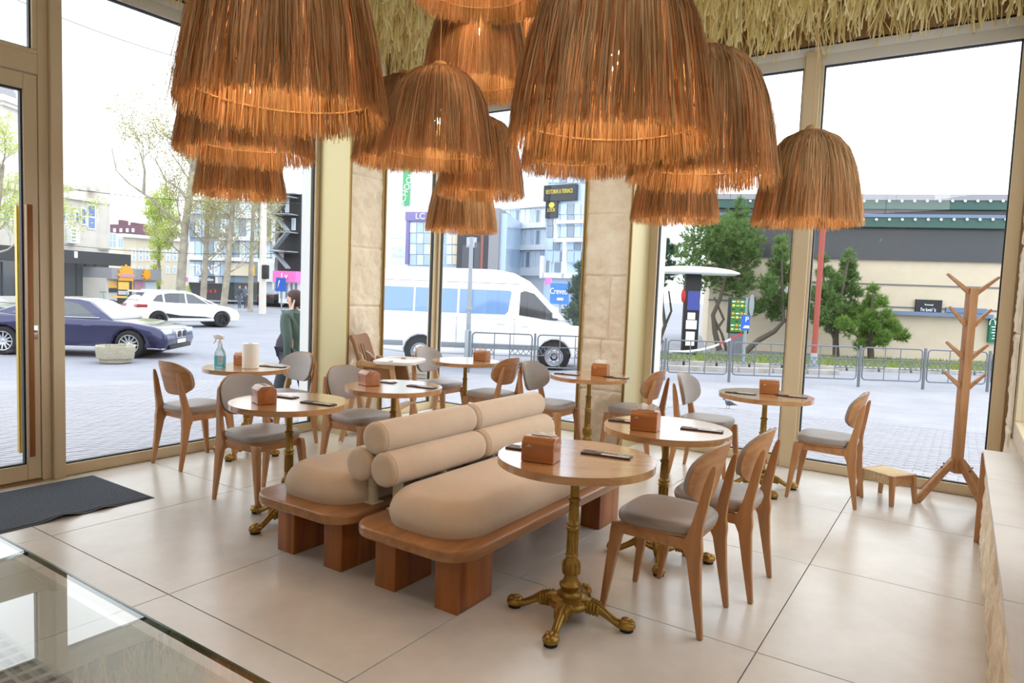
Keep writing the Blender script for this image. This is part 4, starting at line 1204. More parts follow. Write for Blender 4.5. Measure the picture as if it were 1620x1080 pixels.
def vehicle(name, label, cat, loc, rz, c):
    """c: profile dict. Local x forward, y left"""
    t = thing(name, label, cat, loc, rz)
    W = c['w'] / 2; zb = c['zb']; ra = c['arch']; wr = c['wr']
    bot = []
    xr, xf = c['wx']
    rear = c['rear']; front = c['front']; top = c['top']      # lists of (x, z): rear end bottom->top, top rear->front, front top->bottom
    bottom = arc(xf, wr, ra, 0 - 14, 194) + arc(xr, wr, ra, -14, 194)
    bottom = [(x, max(z, zb)) for x, z in bottom]
    poly = rear + top + front + bottom
    secs = []
    for y, d in ((-W + .0, .07), (-W + .02, .03), (-W + .07, .008), (-W + .16, 0), (0, 0), (W - .16, 0), (W - .07, .008), (W - .02, .03), (W, .07)):
        secs.append([(x, y, z) for x, z in offs(poly, -d if False else d)])
    MB().loft(secs).build('body', m_[c['paint']], t, smooth=45)
    # cabin
    cab = c['cab']; zt = max(z for x, z in cab); z0 = min(z for x, z in cab)
    def yw(z, extra=0.0): return (W - c['ci']) - (z - z0) / (zt - z0) * c['tumble'] + extra
    cp = MB(); L_ = [(x, yw(z), z) for x, z in cab]; n = len(L_)
    secs = []
    for k, f in ((0, 1.0), (1, .985), (2, .93), (3, .5), (4, 0), (5, -.5), (6, -.93), (7, -.985), (8, -1.0)):
        cr_ = {0: .035, 1: .012, 2: .0}.get(k, {8: .035, 7: .012}.get(k, -.012 if 3 <= k <= 5 else 0))
        secs.append([(x + (0 if z < zt - .1 else 0), yw(z) * f, z - (cr_ if z > z0 + .05 else 0)) for x, z in cab])
    cp.loft(secs).build('cabin', m_[c['cabpaint']], t, smooth=40)
    for nm, poly2, mt in c['glass']:
        for s in (-1, 1):
            vs = [(x, s * (yw(z) + .004), z) for x, z in poly2] + [(x, s * (yw(z) - .03), z) for x, z in poly2]; k = len(poly2)
            MB().add(vs, [tuple(range(k)), tuple(range(2 * k - 1, k - 1, -1))] + [(i, (i + 1) % k, k + (i + 1) % k, k + i) for i in range(k)]).build(nm, m_[mt], t, smooth=20)
    for nm, (xa, za), (xb, zb2), inset in c['screens']:
        dx, dz = xb - xa, zb2 - za; nn = Vector((-dz, dx)); nn.normalize()
        if nn.y < 0: nn = -nn
        e = .012
        P = [(xa + nn.x * e, -(yw(za) - inset), za + nn.y * e), (xa + nn.x * e, yw(za) - inset, za + nn.y * e), (xb + nn.x * e, yw(zb2) - inset, zb2 + nn.y * e), (xb + nn.x * e, -(yw(zb2) - inset), zb2 + nn.y * e)]
        Q = [(p[0] - nn.x * .03, p[1], p[2] - nn.y * .03) for p in P]
        MB().add(P + Q, [(0, 1, 2, 3), (7, 6, 5, 4), (0, 4, 5, 1), (1, 5, 6, 2), (2, 6, 7, 3), (3, 7, 4, 0)]).build(nm, m_[c.get('screenmat', 'auto_glass_clear')], t)
    tm, rm = wheel_mesh(wr, .24, c['spokes'], m_[c['rim']], c.get('style', ''))
    liner = MB().loft([[(q * math.cos(2 * PI * k / 24), y, q * math.sin(2 * PI * k / 24)) for k in range(24)] for q, y in ((ra - .02, -W + .10), (ra - .02, W - .10))]).mesh('wheel_well', m_['black_trim'])
    for x in (xr, xf):
        link('wheel_well', liner, t).location = (x, 0, wr)
        for s in (-1, 1):
            w_ = link('wheel', tm, t); w_.location = (x, s * (W - .125), wr); w_.rotation_euler = (0, 0, 0 if s > 0 else PI)
            link('rim', rm, w_)
    for nm, mt, b, bv in c['bits']:
        x0, x1, y0, y1, z0_, z1 = b
        for s in ((-1, 1) if y0 is not None and y0 > 0.01 else (1,)):
            yy = (y0, y1) if s > 0 else (-y1, -y0)
            BX(nm, m_[mt], t, x0, x1, yy[0], yy[1], z0_, z1, bevel=bv)
    return t
SED = dict(w=1.90, zb=.20, arch=.385, wr=.355, wx=(-1.52, 1.55), paint='navy_paint', cabpaint='navy_paint', ci=.09, tumble=.30,
    rear=[(-2.42, .30), (-2.50, .45), (-2.52, .75), (-2.48, .98)], top=[(-2.38, 1.04), (-1.7, 1.07), (-.5, 1.0), (.5, .985), (.95, .98), (1.6, .92), (2.15, .83)], front=[(2.38, .74), (2.47, .62), (2.50, .45), (2.44, .28), (2.36, .2)],
    cab=[(-1.95, 1.03), (-1.05, 1.36), (-.6, 1.455), (-.2, 1.48), (.15, 1.47), (.42, 1.42), (1.12, .97)],
    glass=[('front_side_window', [(-.32, 1.02), (.72, 1.02), (.22, 1.33), (.02, 1.385), (-.32, 1.40)], 'auto_glass'), ('rear_side_window', [(-1.42, 1.06), (-.38, 1.02), (-.38, 1.40), (-.7, 1.37), (-1.1, 1.26)], 'auto_glass')],
    screens=[('windscreen', (1.06, 1.0), (.46, 1.405), .08), ('rear_window', (-1.86, 1.07), (-1.1, 1.345), .1)], spokes=12, rim='alloy',
    bits=[('headlight', 'lamp_clear', (2.10, 2.462, .50, .905, .63, .75), .03), ('kidney_grille', 'chrome', (2.40, 2.515, .03, .30, .50, .72), .03), ('grille_slats', 'black_trim', (2.44, 2.522, .055, .275, .53, .695), .01),
          ('front_plate', 'plate', (2.485, 2.515, -.26, .26, .37, .47), .004), ('lower_intake', 'black_trim', (2.36, 2.49, -.7, .7, .23, .34), .02), ('bumper_chrome', 'chrome', (2.0, 2.42, .80, .945, .245, .27), .008), ('sill_chrome', 'chrome', (-1.1, 1.1, .925, .955, .255, .28), .006),
          ('door_handle', 'navy_paint', (-.55, -.33, .93, .975, .80, .835), .01), ('door_handle', 'navy_paint', (.42, .64, .93, .975, .79, .825), .01) , ('window_chrome', 'chrome', (-1.5, .8, .845, .868, 1.003, 1.02), .004), ('tail_light', 'lamp_red', (-2.53, -2.3, .5, .9, .78, .92), .03)])
HAT = dict(w=1.80, zb=.22, arch=.37, wr=.34, wx=(-1.30, 1.37), paint='white_paint', cabpaint='white_paint', ci=.08, tumble=.25,
    rear=[(-2.05, .28), (-2.13, .45), (-2.14, .72), (-2.10, 1.02)], top=[(-1.9, 1.08), (-1.0, 1.06), (.2, 1.0), (.9, 1.0), (1.45, .94), (1.85, .84)], front=[(2.08, .72), (2.16, .58), (2.16, .42), (2.10, .26)],
    cab=[(-2.06, 1.03), (-1.98, 1.2), (-1.72, 1.45), (-1.6, 1.53), (-1.1, 1.565), (-.4, 1.57), (.05, 1.52), (.3, 1.44), (1.2, .98)],
    glass=[('front_side_window', [(-.1, 1.04), (.78, 1.02), (.18, 1.41), (-.1, 1.46)], 'auto_glass'), ('rear_side_window', [(-1.0, 1.07), (-.17, 1.04), (-.17, 1.46), (-.75, 1.46), (-1.0, 1.42)], 'auto_glass'), ('quarter_window', [(-1.5, 1.12), (-1.08, 1.08), (-1.08, 1.41), (-1.28, 1.36)], 'auto_glass'), ('vent_window', [(.82, 1.03), (1.06, 1.01), (.5, 1.27)], 'auto_glass')],
    screens=[('windscreen', (1.14, 1.01), (.34, 1.42), .08), ('rear_window', (-2.02, 1.12), (-1.76, 1.42), .06)], screenmat='auto_glass', spokes=5, rim='black_alloy',
    bits=[('tail_light', 'lamp_red', (-2.135, -1.72, .48, .908, .84, 1.0), .04), ('rear_plate', 'plate', (-2.16, -2.12, -.26, .26, .84, .95), .004), ('rear_spoiler', 'white_paint', (-2.05, -1.65, -.55, .55, 1.475, 1.53), .02), ('bumper_line', 'black_trim', (-2.155, -2.05, -.7, .7, .32, .40), .02),
          ('headlight', 'lamp_clear', (1.75, 2.05, .5, .86, .66, .78), .03), ('grille', 'black_trim', (2.08, 2.175, .03, .4, .5, .68), .02), ('door_handle', 'white_paint', (-.5, -.3, .88, .915, .86, .89), .008), ('door_handle', 'white_paint', (.3, .5, .88, .915, .85, .88), .008), ('roof_rail', 'alloy', (-1.5, .0, .60, .63, 1.55, 1.58), .008)])
VAN = dict(w=2.0, zb=.32, arch=.46, wr=.36, wx=(-1.75, 1.92), paint='white_paint', cabpaint='white_paint', ci=.05, tumble=.20,
    rear=[(-3.0, .4), (-3.05, .6), (-3.06, 1.2)], top=[(-3.04, 1.42), (-1.0, 1.42), (1.4, 1.40), (2.05, 1.34), (2.5, 1.18)], front=[(2.72, .98), (2.80, .75), (2.80, .45), (2.74, .34)],
    cab=[(-3.04, 1.40), (-3.0, 2.2), (-2.88, 2.58), (-2.5, 2.68), (.2, 2.68), (.75, 2.60), (1.2, 2.38), (2.18, 1.38)],
    glass=[('cab_side_window', [(.92, 1.46), (1.72, 1.36), (2.0, 1.38), (1.32, 2.06), (1.06, 2.13), (.94, 2.08)], 'auto_glass'), ('rear_side_window', [(-2.9, 1.46), (-1.98, 1.46), (-1.98, 2.12), (-2.9, 2.12)], 'auto_glass_blue'), ('middle_side_window', [(-1.93, 1.46), (-.78, 1.46), (-.78, 2.12), (-1.93, 2.12)], 'auto_glass_blue'), ('sliding_door_window', [(-.72, 1.46), (.54, 1.46), (.62, 1.55), (.70, 2.08), (.64, 2.12), (-.72, 2.12)], 'auto_glass_blue')],
    screens=[('windscreen', (2.14, 1.44), (1.28, 2.30), .10), ('rear_window', (-3.03, 1.55), (-3.0, 2.15), .2)], spokes=8, rim='alloy', style='steel',
    bits=[('side_cladding', 'grey_trim', (-1.28, 1.44, .97, 1.015, .52, .66), .01), ('rear_cladding', 'grey_trim', (-3.0, -2.22, .97, 1.015, .52, .66), .01), ('front_bumper', 'black_trim', (2.4, 2.84, -.98, .98, .34, .66), .05), ('headlight', 'lamp_clear', (2.45, 2.74, .66, .97, .88, 1.15), .05), ('grille', 'black_trim', (2.66, 2.80, -.5, .5, .76, .98), .03),
          ('door_handle', 'white_paint', (.33, .56, .99, 1.035, 1.20, 1.24), .01), ('door_handle', 'white_paint', (.98, 1.21, .99, 1.035, 1.16, 1.20), .01), ('mirror_housing', 'white_paint', (1.82, 1.98, .98, 1.22, 1.42, 1.72), .04), ('door_seam', 'grey_trim', (.80, .812, .995, 1.004, .5, 1.40), .0), ('door_seam', 'grey_trim', (-.78, -.768, .995, 1.004, .5, 1.40), .0), ('fuel_seam', 'grey_trim', (-.78, .8, .995, 1.003, 1.335, 1.345), .0), ('roof_seam', 'grey_trim', (-2.8, .9, .80, .812, 2.30, 2.312), .0), ('seats', 'black_trim', (-2.4, -1.2, -.7, .7, 1.3, 1.5), .03)])
def place(car, a, b, wx):
    """put a vehicle so that its near side wheels touch the ground at a (rear) and b (front); returns location and heading"""
    a, b = Vector(a), Vector(b); d = Vector((b.x - a.x, b.y - a.y, 0)); rz = math.atan2(d.y, d.x)
    return a, rz, d.length
def by_wheels(c, ua, ub, side=-1, dist=None, head=None):
    A, B = G(*ua), G(*ub); mid = (A + B) / 2; d = B - A; rz = math.atan2(d.y, d.x) if head is None else head
    f = Vector((math.cos(rz), math.sin(rz), 0)); l = Vector((-f.y, f.x, 0))
    x0 = (c['wx'][0] + c['wx'][1]) / 2
    o = mid - f * x0 - l * (side * (c['w'] / 2 - .02))
    return (o.x, o.y, gz(o)), rz
loc, rz = by_wheels(SED, (2, 560.5), (206, 566.5)); vehicle('car', 'dark navy sedan parked behind the octagonal planter, front wheel beside it', 'car', loc, rz, SED)
loc, rz = by_wheels(HAT, (258, 517), (347, 519), head=R(80)); hat = vehicle('car', 'white hatchback with dark side stripe driving away on the street', 'car', loc, rz, HAT)
MB().prism([(-1.02, .62), (-.9, .42), (.95, .40), (.6, .47), (-.4, .52)], -.912, -.896, 'y').build('side_stripe', m_['black_trim'], hat, smooth=0)
MB().prism([(-1.02, .62), (-.9, .42), (.95, .40), (.6, .47), (-.4, .52)], .896, .912, 'y').build('side_stripe', m_['black_trim'], hat, smooth=0)
loc, rz = by_wheels(VAN, (643, 576), (896, 586)); van = vehicle('minibus', 'white high roofed minibus standing along the street fence', 'minibus', loc, rz, VAN)
DK = dict(SED); DK.update(paint='dark_paint', cabpaint='dark_paint', bits=[b for b in SED['bits'] if 'chrome' not in b[0]])
q = G(-60, 520); vehicle('car', 'dark car at the frame edge seen through the entrance door', 'car', (q.x, q.y, gz(q)), R(40), DK)
q = ats(452, 494, 60); vehicle('car', 'black car parked far away before the pink shop front', 'car', (q.x, q.y, ZOUT), R(100), DK)

# ------------------------------------------------------------------ people
def skin_body(name, J, E_, mat, parent, sub=2):
    me = bpy.data.meshes.new(name); keys = list(J)
    me.from_pydata([J[k][0] for k in keys], [(keys.index(a), keys.index(b)) for a, b in E_], [])
    o = bpy.data.objects.new(name, me); COL.objects.link(o)
    md = o.modifiers.new('skin', 'SKIN'); md.use_smooth_shade = True
    for i, k in enumerate(keys):
        r = J[k][1]; sv_ = me.skin_vertices[0].data[i]; sv_.radius = r if isinstance(r, tuple) else (r, r); sv_.use_root = (i == 0)
    s2 = o.modifiers.new('sub', 'SUBSURF'); s2.levels = sub; s2.render_levels = sub
    dg = bpy.context.evaluated_depsgraph_get()
    m2 = bpy.data.meshes.new_from_object(o.evaluated_get(dg))
    COL.objects.unlink(o); bpy.data.objects.remove(o); bpy.data.meshes.remove(me)
    m2.materials.clear(); m2.materials.append(mat)
    for p_ in m2.polygons: p_.use_smooth = True
    return link(name, m2, parent)
M('skin', (226, 176, 150), 0.55); M('hair_dark', (70, 44, 40), 0.6); M('coat_green', (72, 92, 84), 0.6, bump=(24, 0.5)); M('jeans', (84, 100, 130), 0.8); M('dark_cloth', (58, 62, 72), 0.8); M('shoe', (50, 46, 46), 0.6)
M('bag_grey', (74, 72, 84), 0.6, var=(40, (54, 52, 62))); M('eye_white', (240, 238, 236), 0.3); M('lip', (180, 96, 92), 0.5)
def person(label, p, rz, h, coat, legs, hair, stride=.18, arm_fw=.12, group=None, long_coat=False):
    k = h / 1.70
    t = thing('person', label, 'person', (p.x, p.y, gz(p)), rz, group)
    def S(x, y, z): return (x * k, y * k, z * k)
    J = {'pelvis': (S(0, 0, .93), (.12 * k, .15 * k)), 'waist': (S(0, 0, 1.08), (.10 * k, .135 * k)), 'chest': (S(.01, 0, 1.27), (.115 * k, .165 * k)), 'sh': (S(0, 0, 1.39), (.075 * k, .12 * k)), 'neck': (S(.01, 0, 1.455), .05 * k), 'skull0': (S(.02, 0, 1.52), (.062 * k, .058 * k)), 'skull1': (S(.012, 0, 1.60), (.088 * k, .072 * k)), 'skull2': (S(0, 0, 1.65), (.065 * k, .055 * k))}
    E_ = [('pelvis', 'waist'), ('waist', 'chest'), ('chest', 'sh'), ('sh', 'neck'), ('neck', 'skull0'), ('skull0', 'skull1'), ('skull1', 'skull2')]
    for s, nm in ((1, 'l'), (-1, 'r')):
        st = stride * s
        J['hip' + nm] = (S(0, s * .09, .88), .088 * k); J['knee' + nm] = (S(st * .6 + .03, s * .095, .49), .058 * k); J['ank' + nm] = (S(st - (.05 if s < 0 else 0), s * .095, .085), .038 * k); J['toe' + nm] = (S(st + .13, s * .105, .032), .034 * k)
        E_ += [('pelvis', 'hip' + nm), ('hip' + nm, 'knee' + nm), ('knee' + nm, 'ank' + nm), ('ank' + nm, 'toe' + nm)]
        af = -arm_fw * s
        J['shd' + nm] = (S(0, s * .175, 1.385), .056 * k); J['elb' + nm] = (S(af * .5 - .02, s * .215, 1.10), .042 * k); J['wri' + nm] = (S(af + .06, s * .20, .87), .028 * k); J['palm' + nm] = (S(af + .085, s * .195, .80), (.016 * k, .036 * k))
        E_ += [('sh', 'shd' + nm), ('shd' + nm, 'elb' + nm), ('elb' + nm, 'wri' + nm), ('wri' + nm, 'palm' + nm)]
        for q in range(4):
            d = (q - 1.5) * .016; ln = (.07, .082, .078, .06)[q]
            J['fa%d' % q + nm] = (S(af + .095 + d, s * .192, .772), .0085 * k); J['fb%d' % q + nm] = (S(af + .095 + d * 1.1, s * .185, .772 - ln * .5), .008 * k); J['fc%d' % q + nm] = (S(af + .088 + d * 1.1, s * .172, .772 - ln), .007 * k)
            E_ += [('palm' + nm, 'fa%d' % q + nm), ('fa%d' % q + nm, 'fb%d' % q + nm), ('fb%d' % q + nm, 'fc%d' % q + nm)]
        J['ta' + nm] = (S(af + .118, s * .185, .812), .010 * k); J['tb' + nm] = (S(af + .136, s * .178, .775), .0085 * k)
        E_ += [('wri' + nm, 'ta' + nm), ('ta' + nm, 'tb' + nm)]
    skin_body('body', J, E_, m_['skin'], t, 1)
    gj = lambda names, g: {n: (J[n][0], tuple(q + g * k for q in J[n][1]) if isinstance(J[n][1], tuple) else J[n][1] + g * k) for n in names}
    cn = ['chest', 'waist', 'pelvis', 'sh', 'shdl', 'elbl', 'wril', 'shdr', 'elbr', 'wrir']
    CJ = gj(cn, .022); CE = [('chest', 'waist'), ('waist', 'pelvis'), ('chest', 'sh'), ('sh', 'shdl'), ('shdl', 'elbl'), ('elbl', 'wril'), ('sh', 'shdr'), ('shdr', 'elbr'), ('elbr', 'wrir')]
    CJ['hem'] = (S(0, 0, .80 if not long_coat else .66), (.15 * k, .175 * k)); CE.append(('pelvis', 'hem')); CJ['coll'] = (S(0, 0, 1.47), (.072 * k, .072 * k)); CE.append(('sh', 'coll'))
    skin_body('coat', CJ, CE, coat, t, 1)
    ln = ['pelvis', 'hipl', 'kneel', 'ankl', 'hipr', 'kneer', 'ankr']
    skin_body('trousers', gj(ln, .014), [('pelvis', 'hipl'), ('hipl', 'kneel'), ('kneel', 'ankl'), ('pelvis', 'hipr'), ('hipr', 'kneer'), ('kneer', 'ankr')], legs, t, 1)
    for nm in 'lr':
        skin_body('shoe', gj(['ank' + nm, 'toe' + nm], .012), [('ank' + nm, 'toe' + nm)], m_['shoe'], t, 1)
    hm = MB(); secs = []
    for z, a, xo in ((1.50, .055, -.045), (1.54, .075, -.035), (1.59, .092, -.022), (1.64, .094, -.012), (1.68, .078, -.006), (1.705, .045, -.004), (1.712, .012, -.003)):
        secs.append([((xo + a * 1.12 * math.cos(2 * PI * i / 18) * (1 if math.cos(2 * PI * i / 18) < 0 or z > 1.63 else .55)) * k, a * .92 * math.sin(2 * PI * i / 18) * k, z * k) for i in range(18)])
    hm.loft(secs).build('hair', hair, t, smooth=80)
    MB().loft([[(x * k, w * math.cos(2 * PI * i / 8) * k, (z + hh * math.sin(2 * PI * i / 8)) * k) for i in range(8)] for x, z, w, hh in ((.085, 1.60, .008, .012), (.105, 1.575, .012, .016), (.112, 1.562, .011, .010), (.09, 1.548, .008, .006))]).build('nose', m_['skin'], t)
    for s in (-1, 1):
        MB().ball((.088 * k, s * .03 * k, 1.598 * k), (.008 * k, .013 * k, .008 * k), 8, 6).build('eye', m_['eye_white'], t)
        MB().ball((.0955 * k, s * .031 * k, 1.598 * k), (.003 * k, .006 * k, .006 * k), 8, 6).build('iris', m_['hair_dark'], t)
        MB().ball((.0 * k, s * .078 * k, 1.585 * k), (.018 * k, .010 * k, .03 * k), 8, 6).build('ear', m_['skin'], t)
    MB().ball((.086 * k, 0, 1.523 * k), (.008 * k, .022 * k, .007 * k), 8, 5).build('mouth', m_['lip'], t)
    return t
pw = ats(466, 480, 8.5); pz = gz(pw)
w_h = (ats(466, 459, 8.5).z - pz)
person('woman with short dark hair in a dark green quilted coat walking past the window', pw, R(193), w_h, m_['coat_green'], m_['dark_cloth'], m_['hair_dark'], stride=.2, long_coat=True)
q = ats(452, 545, 8.45)
t = thing('shoulder_bag', 'dark grey shoulder bag with white straps carried by the woman in green', 'bag', (q.x, q.y, q.z), R(200))
MB().loft([[(x * a, y * b, z) for x, y in rrect(-.13, .13, -.05, .05, .045, 5)] for z, a, b in ((-.17, .55, .8), (-.15, .85, 1.1), (-.05, 1.05, 1.2), (.05, .9, 1.0), (.12, .62, .6), (.15, .5, .3))]).build('bag_body', m_['bag_grey'], t, smooth=60)
for s in (-1, 1): MB().tube([(-.06, s * .02, .14), (-.07, s * .02, .3), (-.10, s * .03, .46), (-.13, s * .03, .56)], .010, 6).build('strap', m_['white_webbing'] if s > 0 else m_['black'], t)
q = ats(452, 601, 8.45)
t = thing('carrier_bag', 'small bright green carrier bag seen below the pale chair back', 'bag', (q.x, q.y, q.z), R(200))
MB().loft([[(x * a, y * b, z) for x, y in rrect(-.07, .07, -.03, .03, .01, 3)] for z, a, b in ((-.06, .9, .9), (-.05, 1, 1), (.05, 1, 1), (.08, .9, .4))]).build('bag_body', m_['green_tag'], t)
MB().tube([(-.03, 0, .08), (-.025, 0, .2), (0, 0, .26), (.025, 0, .2), (.03, 0, .08)], .006, 6).build('handle', m_['green_tag'], t)
for u, lb, ct, lg2 in ((379, 'distant man in dark jacket and blue jeans standing before the glass shops', 'dark_cloth', 'jeans'), (388.5, 'distant man in blue jacket and black trousers beside the one in jeans', 'jeans', 'dark_cloth')):
    q = ats(u, 486, 52); person(lb, q, R(-60), 1.76, m_[ct], m_[lg2], m_['hair_dark'], stride=.05)
# ------------------------------------------------------------------ buildings across the street
M('stone_grey', (220, 214, 206), 0.9, var=(.35, (204, 198, 190))); M('roof_grey', (150, 150, 156), 0.8); M('fascia_black', (40, 42, 48), 0.6); M('shop_glass', (52, 62, 70), 0.08, spec=0.8)
M('win_frame_white', (236, 238, 240), 0.5); M('pane_blue', (120, 140, 200), 0.12, spec=0.8); M('pane_sky', (184, 206, 230), 0.1, spec=0.9); M('pane_dark', (130, 148, 166), 0.1, spec=0.9); M('pane_pale', (216, 228, 238), 0.12, spec=0.9); M('pane_green', (178, 200, 196), 0.1, spec=0.9)
M('cream_wall', (226, 214, 190), 0.9); M('roof_purple', (124, 92, 104), 0.8); M('white_wall', (236, 238, 242), 0.7); M('pink', (238, 120, 196), 0.5); M('purple', (128, 116, 176), 0.5); M('green_banner', (76, 168, 108), 0.7)
M('dark_board', (44, 46, 56), 0.6); M('sign_yellow', (226, 206, 70), 0.5); M('billboard_blue', (58, 124, 206), 0.5); M('letter_white', (246, 247, 250), 0.5); M('sun_orange', (240, 166, 40), 0.6); M('poster_yellow', (240, 190, 80), 0.6); M('poster_pink', (196, 150, 170), 0.7)
M('mall_beige', (214, 200, 178), 0.85, var=(1.5, (208, 193, 170)), bump=(30, .1)); M('mall_dark', (44, 50, 56), 0.25, spec=0.7); M('mall_green', (58, 92, 84), 0.5); M('mall_blue', (110, 128, 158), 0.5); M('mall_line', (110, 110, 112), 0.6); M('sign_green', (0, 112, 84), 0.5)
M('lamp_globe', (252, 250, 244), 0.3); M('pole_red', (160, 74, 62), 0.55); M('parking_blue', (40, 96, 196), 0.45); M('menu_green', (52, 116, 52), 0.5); M('menu_black', (28, 34, 34), 0.5); M('canopy_white', (246, 247, 249), 0.4); M('kiosk_blue', (66, 76, 160), 0.4); M('red', (196, 40, 50), 0.45)
M('scooter_teal', (40, 160, 150), 0.4); M('food_orange', (224, 150, 60), 0.6); M('food_red', (196, 70, 50), 0.6); M('food_yellow', (236, 206, 96), 0.6); M('copper', (150, 84, 74), 0.5); M('suit_grey', (80, 82, 92), 0.7); M('suit_light', (190, 190, 200), 0.7); M('hedge_dark', (70, 90, 60), 0.9)
class Facade:
    """front wall plane between two plan points; local x along it, y away from the viewer, z up from the street"""
    def __init__(s, name, label, u0, s0, u1, s1, vm=470, cat='building', group=None):
        a, b = ats(u0, vm, s0), ats(u1, vm, s1)
        s.a = Vector((a.x, a.y, ZOUT)); d = Vector((b.x - a.x, b.y - a.y, 0)); s.w = d.length; s.d = d.normalized()
        s.n = Vector((-s.d.y, s.d.x, 0))
        s.t = thing(name, label, cat, s.a, math.atan2(d.y, d.x), group)
    def P(s, u, v):
        r = ray(u, v); k = (s.a - CAM).dot(s.n) / r.dot(s.n); p = CAM + r * k - s.a
        return p.dot(s.d), p.z
    def R(s, q):
        u0, v0, u1, v1 = q
        x0, x1 = s.P(u0, (v0 + v1) / 2)[0], s.P(u1, (v0 + v1) / 2)[0]
        z1, z0 = s.P((u0 + u1) / 2, v0)[1], s.P((u0 + u1) / 2, v1)[1]
        return x0, x1, z0, z1
    def box(s, name, mat, q, y0, y1, par=None, bevel=0.0):
        x0, x1, z0, z1 = s.R(q)
        return BX(name, m_[mat], par or s.t, x0, x1, y0, y1, max(z0, -.3) , z1, bevel=bevel, smooth=0)
    def win(s, q, frame='win_frame_white', pane='pane_sky', nx=1, ny=1, y=0.0, bar=.08, name='window'):
        x0, x1, z0, z1 = s.R(q)
        f = BX(name, m_[frame], s.t, x0, x1, y - .06, y + .05, z0, z1, smooth=0)
        w, h = (x1 - x0 - bar) / nx, (z1 - z0 - bar) / ny
        for i in range(nx):
            for j in range(ny): BX('pane', m_[pane], f, x0 + bar + i * w, x0 + w * (i + 1), y - .08, y, z0 + bar + j * h, z0 + h * (j + 1), smooth=0)
        return f
    def text(s, body, mat, u, v, hpx, wpx, y=-.2, par=None):
        x, z = s.P(u, v); h = abs(s.P(u, v - hpx / 2)[1] - s.P(u, v + hpx / 2)[1]); w = abs(s.P(u + wpx / 2, v)[0] - s.P(u - wpx / 2, v)[0])
        return text('lettering', body, m_[mat], par or s.t, (x, y, z), h * 1.35, depth=.02, width=w)

# grey turn-of-the-century house with black shop front, left
f = Facade('house', 'old grey stone house with stepped blue windows above a black shop front', -60, 44, 173, 55)
f.box('wall', 'stone_grey', (-60, 300, 172, 480), 0, 12)
x0, x1, z0, z1 = f.R((160, 300, 176, 395))
MB().lathe([(.95, z0), (.95, z1 + .3)], 16, (x1 - .75, .7, 0)).build('rounded_corner', m_['stone_grey'], f.t)
for k in range(5): f.box('parapet_block', 'stone_grey', (98 + k * 14, 292 + (k % 2) * 3, 107 + k * 14, 302), -.15, .6)
f.box('cornice', 'stone_grey', (-60, 300, 172, 306), -.25, .3)
for q in ((97, 325, 104, 352), (117, 333, 125, 351), (127, 328, 136, 356), (137, 323, 151, 363), (153, 331, 159, 352), (2, 318, 10, 345), (12, 312, 22, 348), (40, 318, 52, 350), (62, 322, 80, 352)): f.win(q, pane='pane_blue', ny=2, bar=.12)
a_ = f.box('air_conditioner', 'plate', (105, 360, 119, 385), -.45, 0, bevel=.03)
for k in range(4): f.box('louvre', 'roof_grey', (106, 363 + k * 5.5, 112, 365 + k * 5.5), -.47, -.44, a_)
f.box('awning', 'fascia_black', (-60, 393, 188, 414), -1.2, 0)
f.box('shop_front', 'shop_glass', (-60, 414, 165, 468), -.12, .1)
for u in (0, 30, 66, 99, 118, 132, 147): f.box('shop_mullion', 'fascia_black', (u, 414, u + 1.5, 468), -.2, 0)
f.box('plinth', 'stone_grey', (-60, 468, 176, 482), -.35, .2)
f.box('letter_mark', 'letter_white', (97, 397, 102, 407), -1.24, -1.2)
f = Facade('tower', 'pale stone tower top with a cornice seen through the entrance door', -30, 80, 8, 80)
f.box('shaft', 'stone_grey', (-26, 165, 6, 480), 0, 3); f.box('cornice', 'stone_grey', (-30, 150, 12, 160), -.6, 3.6); f.box('cornice_step', 'stone_grey', (-28, 160, 9, 166), -.3, 3.3)
x0, x1, z0, z1 = f.R((-26, 120, 6, 150)); MB().lathe([(1.3, z0), (1.2, z0 + .8), (.7, z0 + 1.6), (.1, z0 + 2.6)], 14, ((x0 + x1) / 2, 1.5, 0)).build('dome', m_['roof_grey'], f.t)
# low shop with the sun emblem
f = Facade('kiosk', 'low grey shop with a yellow sun emblem and posters', 168, 52, 247, 57)
f.box('wall', 'stone_grey', (168, 441, 247, 474), 0, 4); f.box('fascia', 'roof_grey', (168, 425, 247, 442), -.5, 4)
x, z = f.P(190, 435); e = MB()
e.prism([(x + (.62 if k % 2 else .85) * math.cos(2 * PI * k / 24), z + (.62 if k % 2 else .85) * math.sin(2 * PI * k / 24)) for k in range(24)], -.62, -.5, 'y'); e.build('sun_emblem', m_['sun_orange'], f.t)
f.box('emblem_band', 'poster_pink', (181, 433, 199, 438), -.68, -.6)
x, z = f.P(223, 434); MB().prism([(x + (.32 if k % 2 else .5) * math.cos(2 * PI * k / 20), z + (.32 if k % 2 else .5) * math.sin(2 * PI * k / 20)) for k in range(20)], -.6, -.5, 'y').build('sun_emblem', m_['sun_orange'], f.t)
for q, mt in (((172, 444, 184, 455), 'poster_yellow'), ((172, 456, 184, 462), 'fascia_black'), ((211, 443, 225, 459), 'poster_pink'), ((228, 446, 244, 458), 'pane_pale'), ((200, 444, 209, 460), 'poster_yellow')): f.box('poster', mt, q, -.12, 0)
f = Facade('menu_stand', 'dark framed advertising stand with a yellow poster behind the white hatchback', 185, 50, 207, 50, cat='stand')
f.box('frame', 'fascia_black', (186, 444, 207, 481), -.05, .15); f.box('poster', 'poster_yellow', (188, 446, 205, 458), -.08, -.04); f.box('poster', 'suit_light', (188, 460, 205, 466), -.08, -.04); f.box('bench_planks', 'poster_yellow', (184, 468, 203, 471), -.35, -.05)
